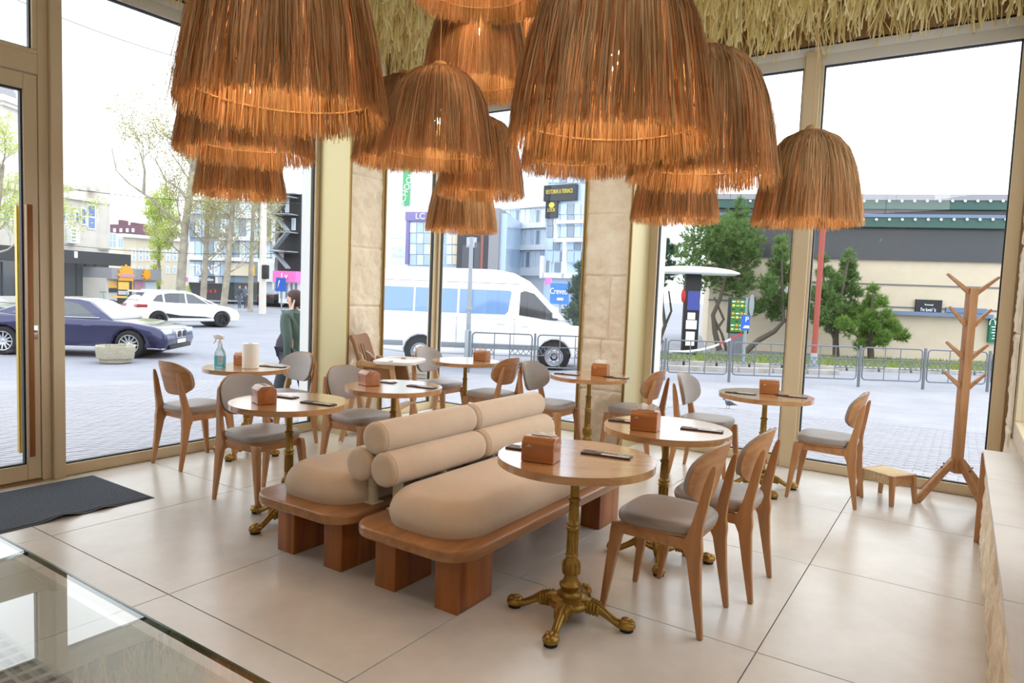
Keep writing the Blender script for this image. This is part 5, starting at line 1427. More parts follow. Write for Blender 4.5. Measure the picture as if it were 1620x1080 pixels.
# cream house and purple roof
f = Facade('house', 'large house with a purple brown roof, skylights and chimneys in the distance', 165, 100, 250, 100)
f.box('wall', 'cream_wall', (165, 378, 250, 470), 0, 8); f.box('roof', 'roof_purple', (166, 356, 236, 379), -.8, 7)
for u in (185, 195, 205, 214): f.box('skylight', 'pane_pale', (u, 362, u + 4, 368), -.95, -.75)
for u, v in ((187, 347), (206, 351), (219, 353)): f.box('chimney', 'roof_purple', (u - 3, v, u + 4, 358), .5, 2)
f = Facade('house', 'low cream building with a row of windows behind the poplar', 195, 73, 300, 79)
f.box('wall', 'cream_wall', (195, 377, 300, 474), 0, 9); f.box('roof_edge', 'white_wall', (193, 374, 302, 379), -.4, 9)
for u in (208, 219, 229, 242, 262, 273, 283): f.win((u, 393, u + 7, 413), pane='pane_sky', ny=2, bar=.15)
for u in (208, 219, 231, 243, 262, 273, 283): f.win((u, 421, u + 6, 433), pane='pane_sky', bar=.12)
f.win((171, 368, 184, 392), pane='pane_sky', nx=2, ny=2); f.win((186, 376, 195, 392), pane='pane_sky', nx=2)
# glazed shop building
f = Facade('shop_building', 'glazed white shop building with large white roof letters behind the bare trees', 297, 62, 440, 60)
f.box('core', 'pane_dark', (298, 316, 439, 475), .15, 12)
for v0, v1, a, b in ((338, 346, 372, 439), (375, 381, 352, 439), (407, 413, 298, 436), (437, 447, 296, 350)): f.box('floor_slab', 'white_wall', (a, v0, b, v1), -.5, .4)
for k in range(14):
    for v0, v1 in ((318, 338), (347, 375), (382, 407), (414, 436)):
        f.box('pane', ('pane_green', 'pane_sky', 'pane_pale', 'pane_dark')[(k * 3 + v0) % 4], (299 + k * 10, v0, 308 + k * 10, v1), -.02, .15)
f.box('white_pier', 'white_wall', (436, 340, 440, 470), -.5, .3); f.box('white_block', 'white_wall', (414, 415, 440, 446), -.6, .1)
f.text('TREND', 'letter_white', 333, 427, 15, 46, -.75)
f.box('sign_band', 'fascia_black', (322, 437, 346, 447), -.62, -.5); f.text('END fashion', 'letter_white', 334, 442, 6, 22, -.66)
for q, mt in (((300, 448, 350, 474), 'fascia_black'), ((362, 447, 396, 474), 'shop_glass'), ((397, 447, 412, 474), 'shop_glass'), ((420, 447, 438, 472), 'pane_pale'), ((366, 416, 396, 436), 'cream_wall')): f.box('shop_front', mt, q, -.12, .1)
f.box('pink_sign', 'pink', (294, 438, 303, 444), -.8, -.5)
f.box('poster', 'poster_yellow', (400, 420, 410, 436), -.7, -.5)
for u in (328, 334, 341): f.box('display', 'red', (u, 458, u + 3, 463), -.2, -.1)
f = Facade('stair_block', 'dark block with zigzag steel fire stairs beside the pink shop', 440, 58, 475, 57)
f.box('wall', 'fascia_black', (440, 307, 475, 431), 0, 6); f.box('roof', 'white_wall', (438, 292, 476, 308), -.8, 6)
for v in (313, 340, 368, 398): f.box('landing', 'pole_grey', (441, v, 472, v + 1.5), -1.2, 0)
for k, v in enumerate((313, 340, 368, 398)):
    (xa, za), (xb, zb_) = f.P(446 if k % 2 else 468, v), f.P(468 if k % 2 else 446, v + 27)
    MB().bar((xa, -.9, za), (xb, -.9, zb_), .5, .12).build('stair_flight', m_['pole_grey'], f.t)
for q in ((452, 315, 458, 336), (462, 345, 468, 364)): f.win(q, pane='pane_sky')
f.box('air_conditioner', 'plate', (442, 396, 449, 408), -.5, 0)
f = Facade('pink_shop', 'small shop with a bright pink fascia right of the stairs', 440, 56.5, 476, 55.5)
f.box('wall', 'white_wall', (441, 445, 476, 480), 0, 4); f.box('pink_fascia', 'pink', (440, 429, 476, 446), -.6, .2); f.text('Ly', 'letter_white', 459, 437, 9, 10, -.66)
for u in (444, 452, 460, 467): f.box('window_stripe', 'pane_dark', (u, 448, u + 3, 472), -.05, .05)
# seen in the corner window
f = Facade('apartment_house', 'white apartment house with stepped windows seen left of the corner post', 560, 84, 660, 82)
f.box('wall', 'white_wall', (560, 150, 662, 490), 0, 12)
for r_, (v0, v1) in enumerate(((278, 299), (316, 336), (352, 376), (389, 406))):
    for a, b, c, d in ((0, 0, .45, .5), (.5, .0, 1, .62), (0, .55, .45, 1), (.5, .66, 1, 1)):
        f.win((619 + 19 * a, v0 + (v1 - v0) * b, 619 + 19 * c, v0 + (v1 - v0) * d), pane='pane_pale', bar=.14)
f.box('banner', 'green_banner', (639, 250, 650, 325), -.3, -.2); x, z = f.P(644.5, 300)
text('lettering', 'SCHOOL', m_['letter_white'], f.t, (x, -.32, z), 1.0, rot=(R(90), R(-72), 0))
f = Facade('store_building', 'glass fronted store with purple fascia seen behind the corner post', 643, 76, 800, 74)
f.box('core', 'pane_sky', (645, 336, 800, 470), .1, 10); f.box('fascia', 'purple', (643, 336, 700, 350), -.4, .2); f.text('LC', 'letter_white', 667, 343, 10, 14, -.5)
f.text('WAIKIKI', 'letter_white', 712, 343, 10, 50, -.5) if False else None
f.box('pier', 'purple', (643, 350, 648, 418), -.3, .2)
for k in range(5):
    for v in (352, 369, 386, 403): f.box('pane', ('pane_pale', 'pane_sky')[(k + v) % 2], (649 + k * 11, v, 659 + k * 11, v + 16), -.1, .1)
for k in range(2):
    for v in (372, 388, 404): f.box('pane', ('pane_pale', 'cream_wall')[k], (707 + k * 9, v, 715 + k * 9, v + 14), -.1, .1)
bb = f.box('billboard', 'dark_board', (725, 352, 775, 427), -.5, -.1)
f.box('portrait_coat', 'suit_grey', (733, 388, 748, 426), -.56, -.5, bb); f.box('portrait_shirt', 'suit_light', (740, 376, 756, 392), -.56, -.5, bb); f.box('portrait_coat', 'suit_grey', (752, 384, 761, 426), -.56, -.5, bb); f.box('billboard_stripe', 'copper', (762, 372, 766, 427), -.56, -.5, bb)
f.box('side_wall', 'roof_grey', (775, 330, 791, 430), -.6, 6)
f = Facade('office_building', 'curved white office building with three rows of windows above the minibus', 790, 86, 868, 80)
f.box('wall', 'white_wall', (786, 250, 868, 470), .2, 12)
for v0, v1 in ((326, 330), (354, 362), (388, 396), (424, 436)): f.box('floor_band', 'white_wall', (786, v0, 868, v1), -.5, .3)
for v0, v1 in ((331, 354), (363, 388), (397, 424)):
    for k in range(9): f.win((792 + k * 8, v0, 799 + k * 8, v1), frame='win_frame_white', pane=('pane_pale', 'pane_sky', 'pane_dark', 'pane_pale')[(k + v0) % 4], bar=.1)
f.box('upper_wall', 'white_wall', (786, 270, 868, 326), -.2, .3)
for k in range(3): f.win((845 + k * 6, 312, 850 + k * 6, 325), pane='pane_pale', y=-.22)
f = Facade('glass_tower', 'blue grey glass tower with a dark restaurant sign above the minibus', 862, 74, 930, 71)
f.box('core', 'pane_sky', (864, 200, 930, 488), .1, 9)
for i in range(6):
    for v in (205, 228, 251, 272, 322, 340, 358, 378, 398): f.box('pane', ('pane_sky', 'pane_dark', 'pane_sky')[(i + v) % 3], (865 + i * 11, v, 875 + i * 11, v + 17), -.06, .1)
sg = f.box('sign_board', 'dark_board', (864, 293, 914, 318), -.5, .1); f.text('RESTOBAR & TERRACE', 'sign_yellow', 889, 304, 7, 42, -.56, sg)
sg = f.box('sign_panel', 'dark_board', (866, 318, 884, 345), -.4, .1); f.text('LOOK', 'sign_yellow', 876, 333, 6, 12, -.46, sg)
x, z = f.P(876, 325); MB().prism([(x + .35 * math.cos(2 * PI * k / 12), z + .3 * math.sin(2 * PI * k / 12)) for k in range(12)], -.44, -.4, 'y').build('emblem', m_['sign_yellow'], sg)
for q in ((880, 349, 925, 354), (880, 377, 925, 383), (880, 349, 883, 383), (893, 383, 897, 440), (864, 432, 925, 440), (858, 405, 862, 440)): f.box('white_band', 'white_wall', q, -.5, .2)
for q in ((863, 412, 871, 434), (876, 414, 889, 437)): f.win(q, pane='pane_dark')
f = Facade('billboard', 'bright blue billboard with white lettering beside the spruce', 868, 48, 901, 47.4, cat='billboard')
f.box('board', 'billboard_blue', (871, 448, 900, 481), -.1, .1); f.text('Creveti', 'letter_white', 885, 461, 10, 27, -.14); f.box('fish_mark', 'pane_pale', (882, 471, 892, 475), -.13, -.1)
f.box('post', 'pole_grey', (884, 481, 887, 505), -.05, .05); f.box('pink_plate', 'pink', (863, 440, 872, 450), -.1, .1)

# restaurant block on the right
f = Facade('restaurant', 'long beige restaurant block with dark upper band and green eaves', 1120, 29.5, 1640, 26.5, vm=560)
f.box('wall', 'mall_beige', (1120, 405, 1640, 592), 0, 10)
f.box('dark_band', 'mall_dark', (1120, 360, 1640, 411), -.12, .3)
f.box('green_eave', 'mall_green', (1120, 345, 1640, 361), -.55, .4); f.box('eave_edge', 'mall_blue', (1120, 341, 1640, 346), -.6, .4)
f.box('recess', 'mall_dark', (1120, 329, 1640, 341), .3, 3)
f.box('upper_eave', 'mall_green', (1120, 315, 1640, 330), .05, 3); f.box('roof_edge', 'roof_grey', (1120, 307, 1640, 316), .0, 3.2)
for v in (448, 483): f.box('joint_strip', 'mall_line', (1120, v, 1640, v + 2.2), -.03, .05)
lg_ = f.box('blue_ledge', 'mall_blue', (1395, 494, 1566, 500), -.35, .1)
sg = f.box('black_sign', 'fascia_black', (1447, 474, 1488, 496), -.16, 0); f.text('Emmanuel', 'letter_white', 1467, 482, 3, 13, -.18, sg); f.text("I'm lovin' it", 'letter_white', 1466, 490, 6, 24, -.18, sg)
f.box('dark_panel', 'mall_blue', (1495, 487, 1560, 495), -.1, 0)
sg = f.box('green_sign', 'sign_green', (1562, 503, 1580, 541), -.2, 0)
x, z = f.P(1571, 509)
gm_ = MB()
for s in (-1, 1): gm_.tube([(x + s * .1 + .1 * math.cos(R(a)), -.22, z - .12 + .24 * math.sin(R(a))) for a in range(0, 181, 20)], .018, 5)
gm_.build('arch_mark', m_['letter_white'], sg)
for k, w_ in enumerate((12, 10, 12, 8, 11)): f.box('sign_line', 'letter_white', (1571 - w_ / 2, 516 + k * 4.6, 1571 + w_ / 2, 517.4 + k * 4.6), -.21, -.2, sg)
gl = MB().ball((0, 0, 0), .055, 10, 7).mesh('lamp_globe', m_['lamp_globe'])
for k in range(22):
    for v, yy, du in ((350, -.62, 0), (318, .0, 7)):
        x, z = f.P(1180 + k * 20 + du, v); link('lamp_globe', gl, f.t).location = (x, yy, z)
f.box('white_panel', 'white_wall', (1231, 452, 1251, 477), -.15, 0)
for u in (1215, 1237): f.box('door_post', 'white_wall', (u, 490, u + 2, 507), -.3, -.2)
for u in (1280, 1296): x, z = f.P(u, 524); MB().tube([(x - .08, -.1, z + .1), (x + .06, -.1, z + .05), (x - .04, -.1, z - .05), (x + .08, -.1, z - .1)], .02, 5).build('wall_figure', m_['food_yellow'], f.t)

# grass island, kerbs
gp = [G(1030, 575), G(1640, 596), G(1640, 580), G(1030, 560)]
groundpatch('lawn', m_['grass'], gp, .12, gd, 4)
V = []
g = np.random.default_rng(3); n = 5200
u, w = g.random(n), g.random(n); A_, B_, C_, D_ = [np.array(p) for p in gp]
pt = (A_[None] * (1 - u[:, None]) + B_[None] * u[:, None]) * (1 - w[:, None]) + (D_[None] * (1 - u[:, None]) + C_[None] * u[:, None]) * w[:, None]
pt[:, 2] = ZOUT + .11; a = g.uniform(0, 6.28, n); h = g.uniform(.05, .16, n)
V = np.stack([pt + np.stack([np.cos(a) * .02, np.sin(a) * .02, 0 * a], 1), pt - np.stack([np.cos(a) * .02, np.sin(a) * .02, 0 * a], 1), pt + np.stack([g.normal(0, .05, n), g.normal(0, .05, n), h], 1)], 1).reshape(-1, 3)
tag(link('grass', mesh_np('grass', V, np.arange(3 * n).reshape(-1, 3), m_['grass_blade'])), 'strip of green grass below the restaurant wall', 'grass', kind='stuff')
for (ua, va), (ub, vb) in (((1030, 575), (1640, 596)), ((1000, 583), (1330, 592))):
    a, b = G(ua, va), G(ub, vb); a.z = b.z = ZOUT; L_ = (b - a).length; n = int(L_ / 1.0)
    km = MB().box(.01, .99, -.08, .08, -.05, .13).mesh('kerb_stone', m_['kerb_stone'], bevel=.015, seg=1)
    rz = math.atan2((b - a).y, (b - a).x)
    for k in range(n):
        o = link('kerb_stone', km, gd); p = a.lerp(b, k / n); o.location = (p.x, p.y, ZOUT); o.rotation_euler = (0, 0, rz)

# ------------------------------------------------------------------ street furniture
def pole(name, label, pts, r, mat, cat='pole', n=10):
    b = Vector(pts[0]); t = thing(name, label, cat, b)
    MB().tube([Vector(p) - b for p in pts], r, n).build('shaft', m_[mat], t)
    return t, b
b = G(1286, 584); tp = ats(1294, 300, (b - CAM).dot(NH)); t, b0 = pole('red_pole', 'tall red brown steel pole with grey foot beyond the right window', [(b.x, b.y, ZOUT), (b.x, b.y, tp.z)], .085, 'pole_red')
MB().lathe([(.2, 0), (.2, .1), (.11, .14), (.11, .5), (.095, .52)], 12).build('foot_sleeve', m_['pole_grey'], t)
b = G(739, 582); t, b0 = pole('lamp_post', 'slim grey street post standing before the white minibus', [(b.x, b.y, gz(b)), (b.x, b.y, gz(b) + 2.0), (b.x, b.y, gz(b) + 3.5)], [.065, .06, .05], 'pole_grey')
zz = ats(742, 488, (b - CAM).dot(NH)).z - gz(b)
MB().box(-.07, .07, -.07, .07, zz - .05, zz + .05).build('clamp', m_['pole_grey'], t, bevel=.01)
MB().lathe([(.09, 0), (.09, 1.0), (.065, 1.03)], 12).build('foot_sleeve', m_['pole_grey'], t)
b = ats(415, 498, 44); t, b0 = pole('utility_pole', 'thick pale concrete utility pole at the far kerb', [(b.x, b.y, ZOUT), (b.x, b.y, ats(418, 230, 44).z)], [.24, .19], 'stone_grey')
zz = ats(415, 430, 44).z - ZOUT; MB().box(-.02 + .2, .55, -.25, .1, zz - .45, zz + .45).build('signal_box', m_['black'], t, bevel=.08)
b = ats(445, 494, 50); t, b0 = pole('road_sign', 'blue direction sign on a thin pole before the pink shop', [(b.x, b.y, ZOUT), (b.x, b.y, ats(445, 446, 50).z)], .05, 'pole_grey', 'sign')
zz = ats(445, 450, 50).z - ZOUT; MB().box(-.35, .35, -.2, -.15, zz - .5, zz + .5).build('sign_plate', m_['parking_blue'], t).rotation_euler = (0, 0, NH.angle(Vector((0, 1, 0)))); MB().bar((-.1, -.24, zz - .3), (.05, -.24, zz + .3), .1, .03).build('arrow', m_['letter_white'], t)
VZ = math.atan2(LH.y, LH.x)
# ordering post with white canopy
b = G(1089, 566); s_ = (b - CAM).dot(NH)
t = thing('order_post', 'black ordering post with paper notices under a white oval canopy', 'post', (b.x, b.y, ZOUT), VZ)
zt = ats(1090, 432, s_).z - ZOUT; w2 = .25
pb = MB().box(-.27, .27, -.12, .12, 0, zt); pb.build('post_body', m_['black'], t, bevel=.02)
zs = lambda v: ats(1089, v, s_).z - ZOUT
BX('blue_screen', m_['kiosk_blue'], t, -.18, .25, -.14, -.11, zs(490), zs(460))
for q0, q1, a, c in ((494, 505, -.15, .12), (506, 520, -.19, .19), (524, 546, -.17, .14)): BX('paper_notice', m_['paper'], t, a, c, -.135, -.118, zs(q1), zs(q0))
MB().loft([[(x * k, y * k, z) for x, y in [(1.62 * math.cos(2 * PI * i / 36), .9 * math.sin(2 * PI * i / 36)) for i in range(36)]] for z, k in ((zt - .03, .9), (zt + .02, .99), (zt + .07, 1.0), (zt + .16, .8), (zt + .22, .5), (zt + .25, .1))]).build('canopy', m_['canopy_white'], t, smooth=50)
MB().ball((-.32, -.1, zs(468)), (.09, .06, .25), 10, 8).build('red_bulb', m_['red'], t)
# illuminated menu board
b = G(1160, 571); s_ = (b - CAM).dot(NH); zs = lambda v: ats(1168, v, s_).z - ZOUT; xs_ = lambda u: (ats(u, 500, s_) - Vector((b.x, b.y, 0))).dot(LH)
t = thing('menu_board', 'green restaurant menu board with pictures of food on a dark stand', 'menu board', (b.x, b.y, ZOUT), VZ)
BX('stand', m_['fence_grey'], t, xs_(1155), xs_(1176), -.1, .1, 0, zs(526)); BX('case', m_['menu_black'], t, xs_(1152), xs_(1184), -.12, .12, zs(527), zs(471), bevel=.02)
BX('menu_panel', m_['menu_green'], t, xs_(1154), xs_(1182), -.135, -.115, zs(525), zs(473))
for r_ in range(8):
    for c_ in range(4):
        u0 = 1155 + c_ * 6.7; v0 = 475 + r_ * 6.2
        k = (r_ * 7 + c_ * 3) % 6
        if k == 5: continue
        x0, x1, z0, z1 = xs_(u0), xs_(u0 + 5.2), zs(v0 + 4.2), zs(v0)
        if k % 2: MB().loft([[((x0 + x1) / 2 + (x1 - x0) / 2 * e_ * math.cos(2 * PI * i / 10), y_, (z0 + z1) / 2 + (z1 - z0) / 2 * e_ * math.sin(2 * PI * i / 10)) for i in range(10)] for y_, e_ in ((-.134, 1.0), (-.142, .8))]).build('food_picture', m_[('food_orange', 'food_yellow', 'food_red')[k % 3]], t, smooth=0)
        else: BX('menu_line', m_[('letter_white', 'food_yellow', 'menu_black')[k % 3]], t, x0, x1, -.139, -.134, (z0 + z1) / 2 - .02, (z0 + z1) / 2 + .02, smooth=0)
# parking sign with round mirror sign above
b = G(1175, 584); s_ = (b - CAM).dot(NH); zs = lambda v: ats(1175, v, s_).z - ZOUT; xs_ = lambda u: (ats(u, 510, s_) - Vector((b.x, b.y, 0))).dot(LH)
t = thing('parking_sign', 'blue square parking sign with white letter P on a grey pole', 'sign', (b.x, b.y, ZOUT), VZ)
MB().tube([(0, 0, 0), (.01, 0, zs(470))], .045, 8).build('pole', m_['pole_grey'], t)
pl = BX('plate', m_['parking_blue'], t, xs_(1171), xs_(1185), -.07, -.05, zs(522), zs(498)); text('lettering', 'P', m_['letter_white'], pl, (xs_(1180), -.075, zs(505)), .22, depth=.004)
MB().prism([(xs_(1177) - .05, zs(516) - .05), (xs_(1177) + .14, zs(516) - .05), (xs_(1177) + .14, zs(516) + .03), (xs_(1177), zs(516) + .03)], -.076, -.07, 'y').build('pictogram', m_['letter_white'], pl, smooth=0)
MB().loft([[(xs_(1187) + q * .12 * math.cos(2 * PI * i / 20) , y_ + .14 * math.cos(2 * PI * i / 20) * q, zs(482) + .33 * q * math.sin(2 * PI * i / 20)) for i in range(20)] for y_, q in ((-.04, 1), (.0, 1), (.01, .9))]).build('round_sign', m_['pole_grey'], t)
# barrier tape
A_, B_ = ats(1174, 527, s_), ats(1058, 556, (G(1150, 603) - CAM).dot(NH) + 1.2)
pts = [A_.lerp(B_, k / 12) - Vector((0, 0, .18 * math.sin(PI * k / 12))) for k in range(13)]
t = thing('barrier_tape', 'red and white barrier tape sagging from the parking sign to the fence', 'tape', A_)
for k in range(12): MB().bar(pts[k] - A_, pts[k + 1] - A_, .006, .06).build('tape_band', m_['red' if k in (0, 1, 3) else 'letter_white'], t)
# electric scooters by the old house
for u, v, hgt, lb in ((156, 480, .0, 'teal electric scooter nearest the black shop front'), (191, 489, .0, 'teal electric scooter just left of the white hatchback')):
    b = ats(u, v, 40); t = thing('electric_scooter', lb, 'scooter', (b.x, b.y, ZOUT), R(20 + u % 50), 'teal electric scooters')
    MB().cyl((.42, 0, .12), (.30, 0, 1.12), .028, 8).build('stem', m_['scooter_teal'], t); MB().cyl((.30, -.24, 1.12), (.30, .24, 1.12), .02, 8).build('handlebar', m_['black'], t)
    BX('deck', m_['scooter_teal'], t, -.42, .36, -.08, .08, .10, .16, bevel=.02)
    for x in (-.5, .45): MB().loft([[(x + q * math.cos(2 * PI * k / 18), y, .11 + q * math.sin(2 * PI * k / 18)) for k in range(18)] for y, q in ((-.025, .08), (-.025, .11), (.025, .11), (.025, .08))], caps=True).build('wheel', m_['tyre'], t)
# overhead wires
for k, (a, b, lb) in enumerate((((-40, -28, 22), (420, 122, 30), 'thin black overhead wire sagging across the sky by the door'), ((60, 292, 45), (480, 322, 45), 'overhead tram wire crossing before the old house roof'), ((60, 383, 46), (480, 400, 44), 'overhead wire crossing the glazed shop building'))):
    A_, B_ = ats(*a), ats(*b)
    o = MB().tube([A_.lerp(B_, i / 16) - Vector((0, 0, .35 * math.sin(PI * i / 16))) for i in range(17)], .013 if k == 0 else .02, 5).build('overhead_wire', m_['cable_black']); tag(o, lb, 'wire')

# ------------------------------------------------------------------ trees
def leaves(name, cents, n, size, mat, parent, seed, aspect=.5):
    g = np.random.default_rng(seed); C_ = np.array([c[:3] for c in cents], float); Rr = np.array([c[3] for c in cents], float)
    pr = Rr ** 2; pr /= pr.sum(); k = g.choice(len(Rr), n, p=pr)
    d = g.normal(size=(n, 3)); d /= np.linalg.norm(d, axis=1)[:, None]
    p = C_[k] + d * (Rr[k] * g.random(n) ** .45)[:, None]
    a = g.normal(size=(n, 3)); a /= np.linalg.norm(a, axis=1)[:, None]; b = np.cross(a, g.normal(size=(n, 3))); b /= np.linalg.norm(b, axis=1)[:, None]
    s = size * g.uniform(.6, 1.3, n)[:, None]
    V = np.stack([p - a * s, p + b * s * aspect, p + a * s, p - b * s * aspect], 1).reshape(-1, 3)
    o = link(name, mesh_np(name, V, np.arange(4 * n).reshape(-1, 4), mat), parent); o['kind'] = 'stuff'; return o
def needle_crown(cents, tufts, blades, ln, w, mat, parent, seed):
    g = np.random.default_rng(seed); C_ = np.array([c[:3] for c in cents], float); Rr = np.array([c[3] for c in cents], float)
    pr = Rr ** 2; pr /= pr.sum(); k = g.choice(len(Rr), tufts, p=pr)
    d = g.normal(size=(tufts, 3)); d /= np.linalg.norm(d, axis=1)[:, None]
    p = C_[k] + d * (Rr[k] * g.random(tufts) ** .5)[:, None]
    ax = d + np.array([0, 0, .9]); ax /= np.linalg.norm(ax, axis=1)[:, None]
    P_ = np.repeat(p, blades, 0); A = np.repeat(ax, blades, 0); n = len(P_)
    q = A * g.uniform(.3, 1.0, n)[:, None] + g.normal(0, .55, (n, 3)); q /= np.linalg.norm(q, axis=1)[:, None]
    st = P_ + A * g.uniform(-.5, .5, n)[:, None] * ln; sd = np.cross(q, g.normal(size=(n, 3))); sd /= np.linalg.norm(sd, axis=1)[:, None]
    V = np.stack([st - sd * w, st + sd * w, st + q * ln * g.uniform(.7, 1.2, n)[:, None]], 1).reshape(-1, 3)
    o = link('needles', mesh_np('needles', V, np.arange(3 * n).reshape(-1, 3), mat), parent); o['kind'] = 'stuff'; return o
def blobs(lst, s, org, dr=.8):
    o = []
    for k, (u, v, r) in enumerate(lst):
        rr = r * s / FPX * 1.0; p = ats(u, v, s + rnd.uniform(-dr, dr)) - org; o.append((p.x, p.y, p.z, rr))
    return o
def limb(m, pts, r0, r1, n=8): m.tube(pts, [r0 + (r1 - r0) * i / (len(pts) - 1) for i in range(len(pts))], n)
def pine(label, s, bl, trunks, mat, seed, tufts, ln=.17):
    u0, v0 = trunks[0][0]; b = ats(u0, v0, s); org = Vector((b.x, b.y, ZOUT + .08))
    t = thing('pine_tree', label, 'tree', org)
    m = MB()
    for tr in trunks: 
        pts = [ats(u, v, s) - org for u, v in tr]
        if tr is trunks[0]: pts[0].z = -.05
        limb(m, pts, .13 if tr is trunks[0] else .07, .04)
    cs = blobs(bl, s, org)
    for c in cs[::2]:
        q = Vector(c[:3]); a = min((p for tr in trunks for p in [ats(u, v, s) - org for u, v in tr]), key=lambda p: (p - q).length)
        limb(m, [a, a.lerp(q, .5) + Vector((0, 0, -.08)), q], .035, .012, 5)
    m.build('trunk', m_['bark_dark'], t, smooth=60)
    needle_crown(cs, tufts, 26, ln, .012, m_[mat], t, seed)
    return t
pine('large dense pine tree with forked trunk behind the ordering post', 28, [(1100, 380, 28), (1130, 368, 30), (1160, 372, 32), (1185, 382, 24), (1168, 340, 20), (1172, 320, 9), (1095, 410, 24), (1130, 408, 30), (1165, 412, 30), (1190, 405, 17), (1120, 442, 26), (1160, 448, 26), (1185, 448, 17), (1088, 445, 16), (1074, 402, 14)],
     [[(1138, 552), (1131, 525), (1128, 498), (1140, 470), (1150, 430), (1165, 380)], [(1131, 525), (1145, 505), (1130, 470)], [(1150, 555), (1142, 528), (1128, 500)]], 'needles', 11, 1500)
pine('slim pine with a long leaning trunk left of the red pole', 27, [(1236, 380, 8), (1236, 398, 13), (1232, 422, 18), (1246, 442, 14), (1215, 450, 17), (1226, 474, 20), (1200, 485, 14), (1246, 478, 13), (1225, 498, 12), (1262, 470, 13)],
     [[(1178, 550), (1200, 538), (1225, 524), (1240, 508), (1238, 470), (1236, 400)], [(1240, 508), (1262, 500), (1275, 496)]], 'needles', 12, 800)
pine('tall pine right of the red pole against the beige wall', 26.2, [(1344, 402, 7), (1342, 420, 12), (1340, 440, 17), (1320, 440, 13), (1302, 410, 7), (1303, 430, 11), (1325, 460, 20), (1352, 460, 12), (1300, 465, 17), (1320, 490, 22), (1346, 485, 12), (1297, 500, 16), (1320, 512, 17), (1275, 490, 12), (1340, 505, 10)],
     [[(1322, 575), (1322, 540), (1324, 500), (1332, 460), (1343, 405)], [(1322, 540), (1305, 500), (1303, 440)]], 'needles', 13, 1150)
pine('small bright green young pine before the beige wall', 25.2, [(1381, 458, 7), (1380, 476, 12), (1396, 478, 8), (1370, 490, 11), (1350, 500, 12), (1376, 508, 16), (1402, 498, 9), (1345, 520, 12), (1372, 528, 16), (1406, 520, 15), (1426, 530, 11), (1396, 536, 12), (1332, 512, 9), (1360, 545, 8)],
     [[(1378, 572), (1377, 545), (1378, 510), (1381, 465)], [(1377, 550), (1400, 535), (1420, 530)], [(1377, 552), (1355, 530)]], 'needles_fresh', 14, 850)
pine('dark twisted young pine at the left edge of the right window', 31, [(1050, 385, 12), (1047, 408, 13), (1060, 428, 14), (1045, 446, 10), (1040, 425, 10), (1062, 396, 9)],
     [[(1046, 560), (1044, 535), (1052, 515), (1048, 480), (1050, 430)], [(1044, 535), (1036, 505), (1034, 470)], [(1052, 515), (1062, 492), (1058, 460)]], 'needles_blue', 15, 500)
pine('blue green spruce partly hidden by the right stone column', 30, [(918, 422, 8), (916, 440, 12), (912, 458, 15), (920, 478, 18), (908, 495, 16), (925, 505, 18), (915, 525, 18)],
     [[(918, 575), (918, 500), (918, 425)]], 'needles_blue', 16, 650)
def bare_tree(label, s, mains, seed, r0, twigs, buds, mat='bark_pale', bud='bud_leaf', group=None):
    g = random.Random(seed)
    u0, v0 = mains[0][0]; b = ats(u0, v0, s); org = Vector((b.x, b.y, ZOUT)); t = thing('plane_tree', label, 'tree', org, 0, group)
    m = MB(); tips = []
    tw = MB()
    def twig(p, d, L_, r, lv):
        q = [p]; dd = d.copy()
        for k in range(4):
            dd = (dd + Vector((g.uniform(-.3, .3), g.uniform(-.3, .3), g.uniform(-.05, .3)))).normalized(); q.append(q[-1] + dd * L_ / 4)
        tw.tube(q, [max(.012, r * (1 - .18 * k)) for k in range(5)], 5 if lv < 2 else 3, caps=False); tips.append((*q[-1], L_ * .35))
        if lv < 3:
            for k in range(4 if lv < 2 else 3): twig(q[1 + k], (dd + Vector((g.uniform(-1, 1), g.uniform(-1, 1), g.uniform(-.1, .8)))).normalized(), L_ * g.uniform(.5, .75), r * .5, lv + 1)
    for i, mn in enumerate(mains):
        pts = [ats(u, v, s) - org for u, v in mn]
        if i == 0: pts[0].z = -.05
        r = r0 if i == 0 else r0 * .38
        limb(m, pts, r, r * (.55 if i == 0 else .3), 10)
        for k in range(twigs if i == 0 else max(2, twigs // 2)):
            j = g.randrange(1 if i else 2, len(pts)) if len(pts) > 2 else 1
            p = pts[j - 1].lerp(pts[j], g.random()); twig(p, Vector((g.uniform(-1, 1), g.uniform(-1, 1), g.uniform(.1, .9))).normalized(), g.uniform(1.6, 3.2), r * .22, 1)
    m.build('trunk', m_[mat], t, smooth=60); tw.build('twigs', m_[mat], t, smooth=0, fix=False)['kind'] = 'stuff'
    leaves('buds', tips, buds * 3, .075, m_[bud], t, seed)
    return t
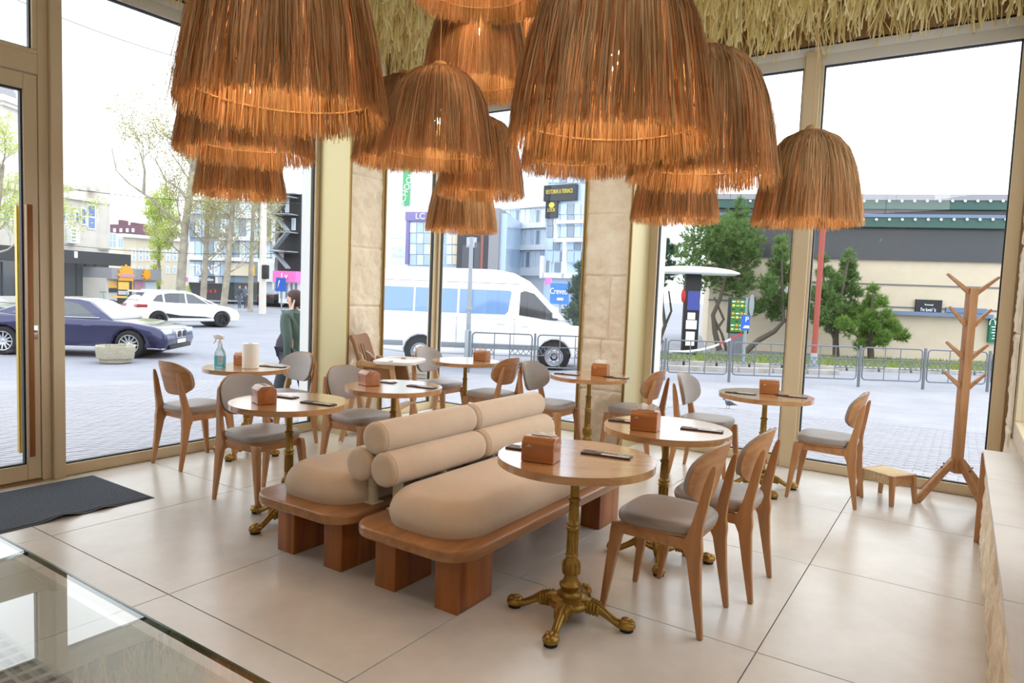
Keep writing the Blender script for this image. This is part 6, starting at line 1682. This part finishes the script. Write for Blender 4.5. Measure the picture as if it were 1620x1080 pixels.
bare_tree('largest bare plane tree, long branch arching left over the old house', 45, [[(283, 478), (288, 420), (291, 385), (293, 355), (299, 315), (307, 250), (312, 190)], [(292, 357), (267, 341), (247, 321), (227, 306), (204, 290), (184, 270), (177, 235)], [(227, 306), (229, 272), (222, 240)], [(299, 320), (285, 300), (262, 285), (245, 250)], [(305, 262), (290, 235), (262, 215)], [(300, 312), (318, 270), (330, 220)]], 21, .30, 9, 1500, group=None)
bare_tree('bare plane tree trunk second from the left before the glazed shops', 46, [[(320, 484), (324, 430), (327, 385), (328, 340), (332, 290)], [(327, 390), (305, 365), (290, 350)], [(328, 350), (345, 330), (352, 300)]], 22, .22, 7, 1100)
bare_tree('bare plane tree trunk third from the left before the glazed shops', 44, [[(352, 493), (359, 440), (363, 390), (367, 340), (370, 290)], [(363, 390), (380, 370), (392, 345)], [(364, 380), (345, 365), (335, 340)]], 23, .23, 7, 1100)
bare_tree('bare plane tree trunk just left of the concrete utility pole', 47, [[(396, 484), (397, 430), (399, 380), (401, 320)], [(398, 400), (412, 380), (425, 372)]], 24, .19, 6, 900)
bare_tree('bare tree with yellowish young leaves seen through the entrance door', 40, [[(-14, 480), (-10, 400), (-4, 330), (4, 260)], [(-8, 370), (10, 350), (24, 330)], [(-6, 400), (12, 395), (30, 380)]], 25, .2, 5, 1800, bud='spring_leaf')
b = ats(250, 474, 66); org = Vector((b.x, b.y, ZOUT)); t = thing('poplar_tree', 'drooping yellow green poplar before the cream building', 'tree', org)
m = MB(); limb(m, [ats(u, v, 66) - org for u, v in ((251, 478), (251, 420), (252, 360), (262, 310))], .2, .08); m.build('trunk', m_['bark_pale'], t)
leaves('foliage', blobs([(262, 300, 10), (250, 318, 17), (270, 318, 14), (240, 335, 15), (258, 340, 20), (275, 345, 14), (245, 360, 17), (265, 365, 17), (248, 385, 14), (278, 368, 10), (248, 405, 10), (246, 425, 9), (249, 445, 8), (262, 385, 11), (236, 318, 8)], 66, org, 1.0), 9000, .11, m_['spring_leaf'], t, 31, .45)
b = ats(297, 474, 52); org = Vector((b.x, b.y, ZOUT)); t = thing('shrub', 'small fresh green shrub between the plane trees', 'shrub', org)
leaves('foliage', blobs([(297, 462, 6), (300, 470, 6), (293, 470, 5), (296, 454, 4)], 52, org, .3), 700, .07, m_['spring_leaf'], t, 33)
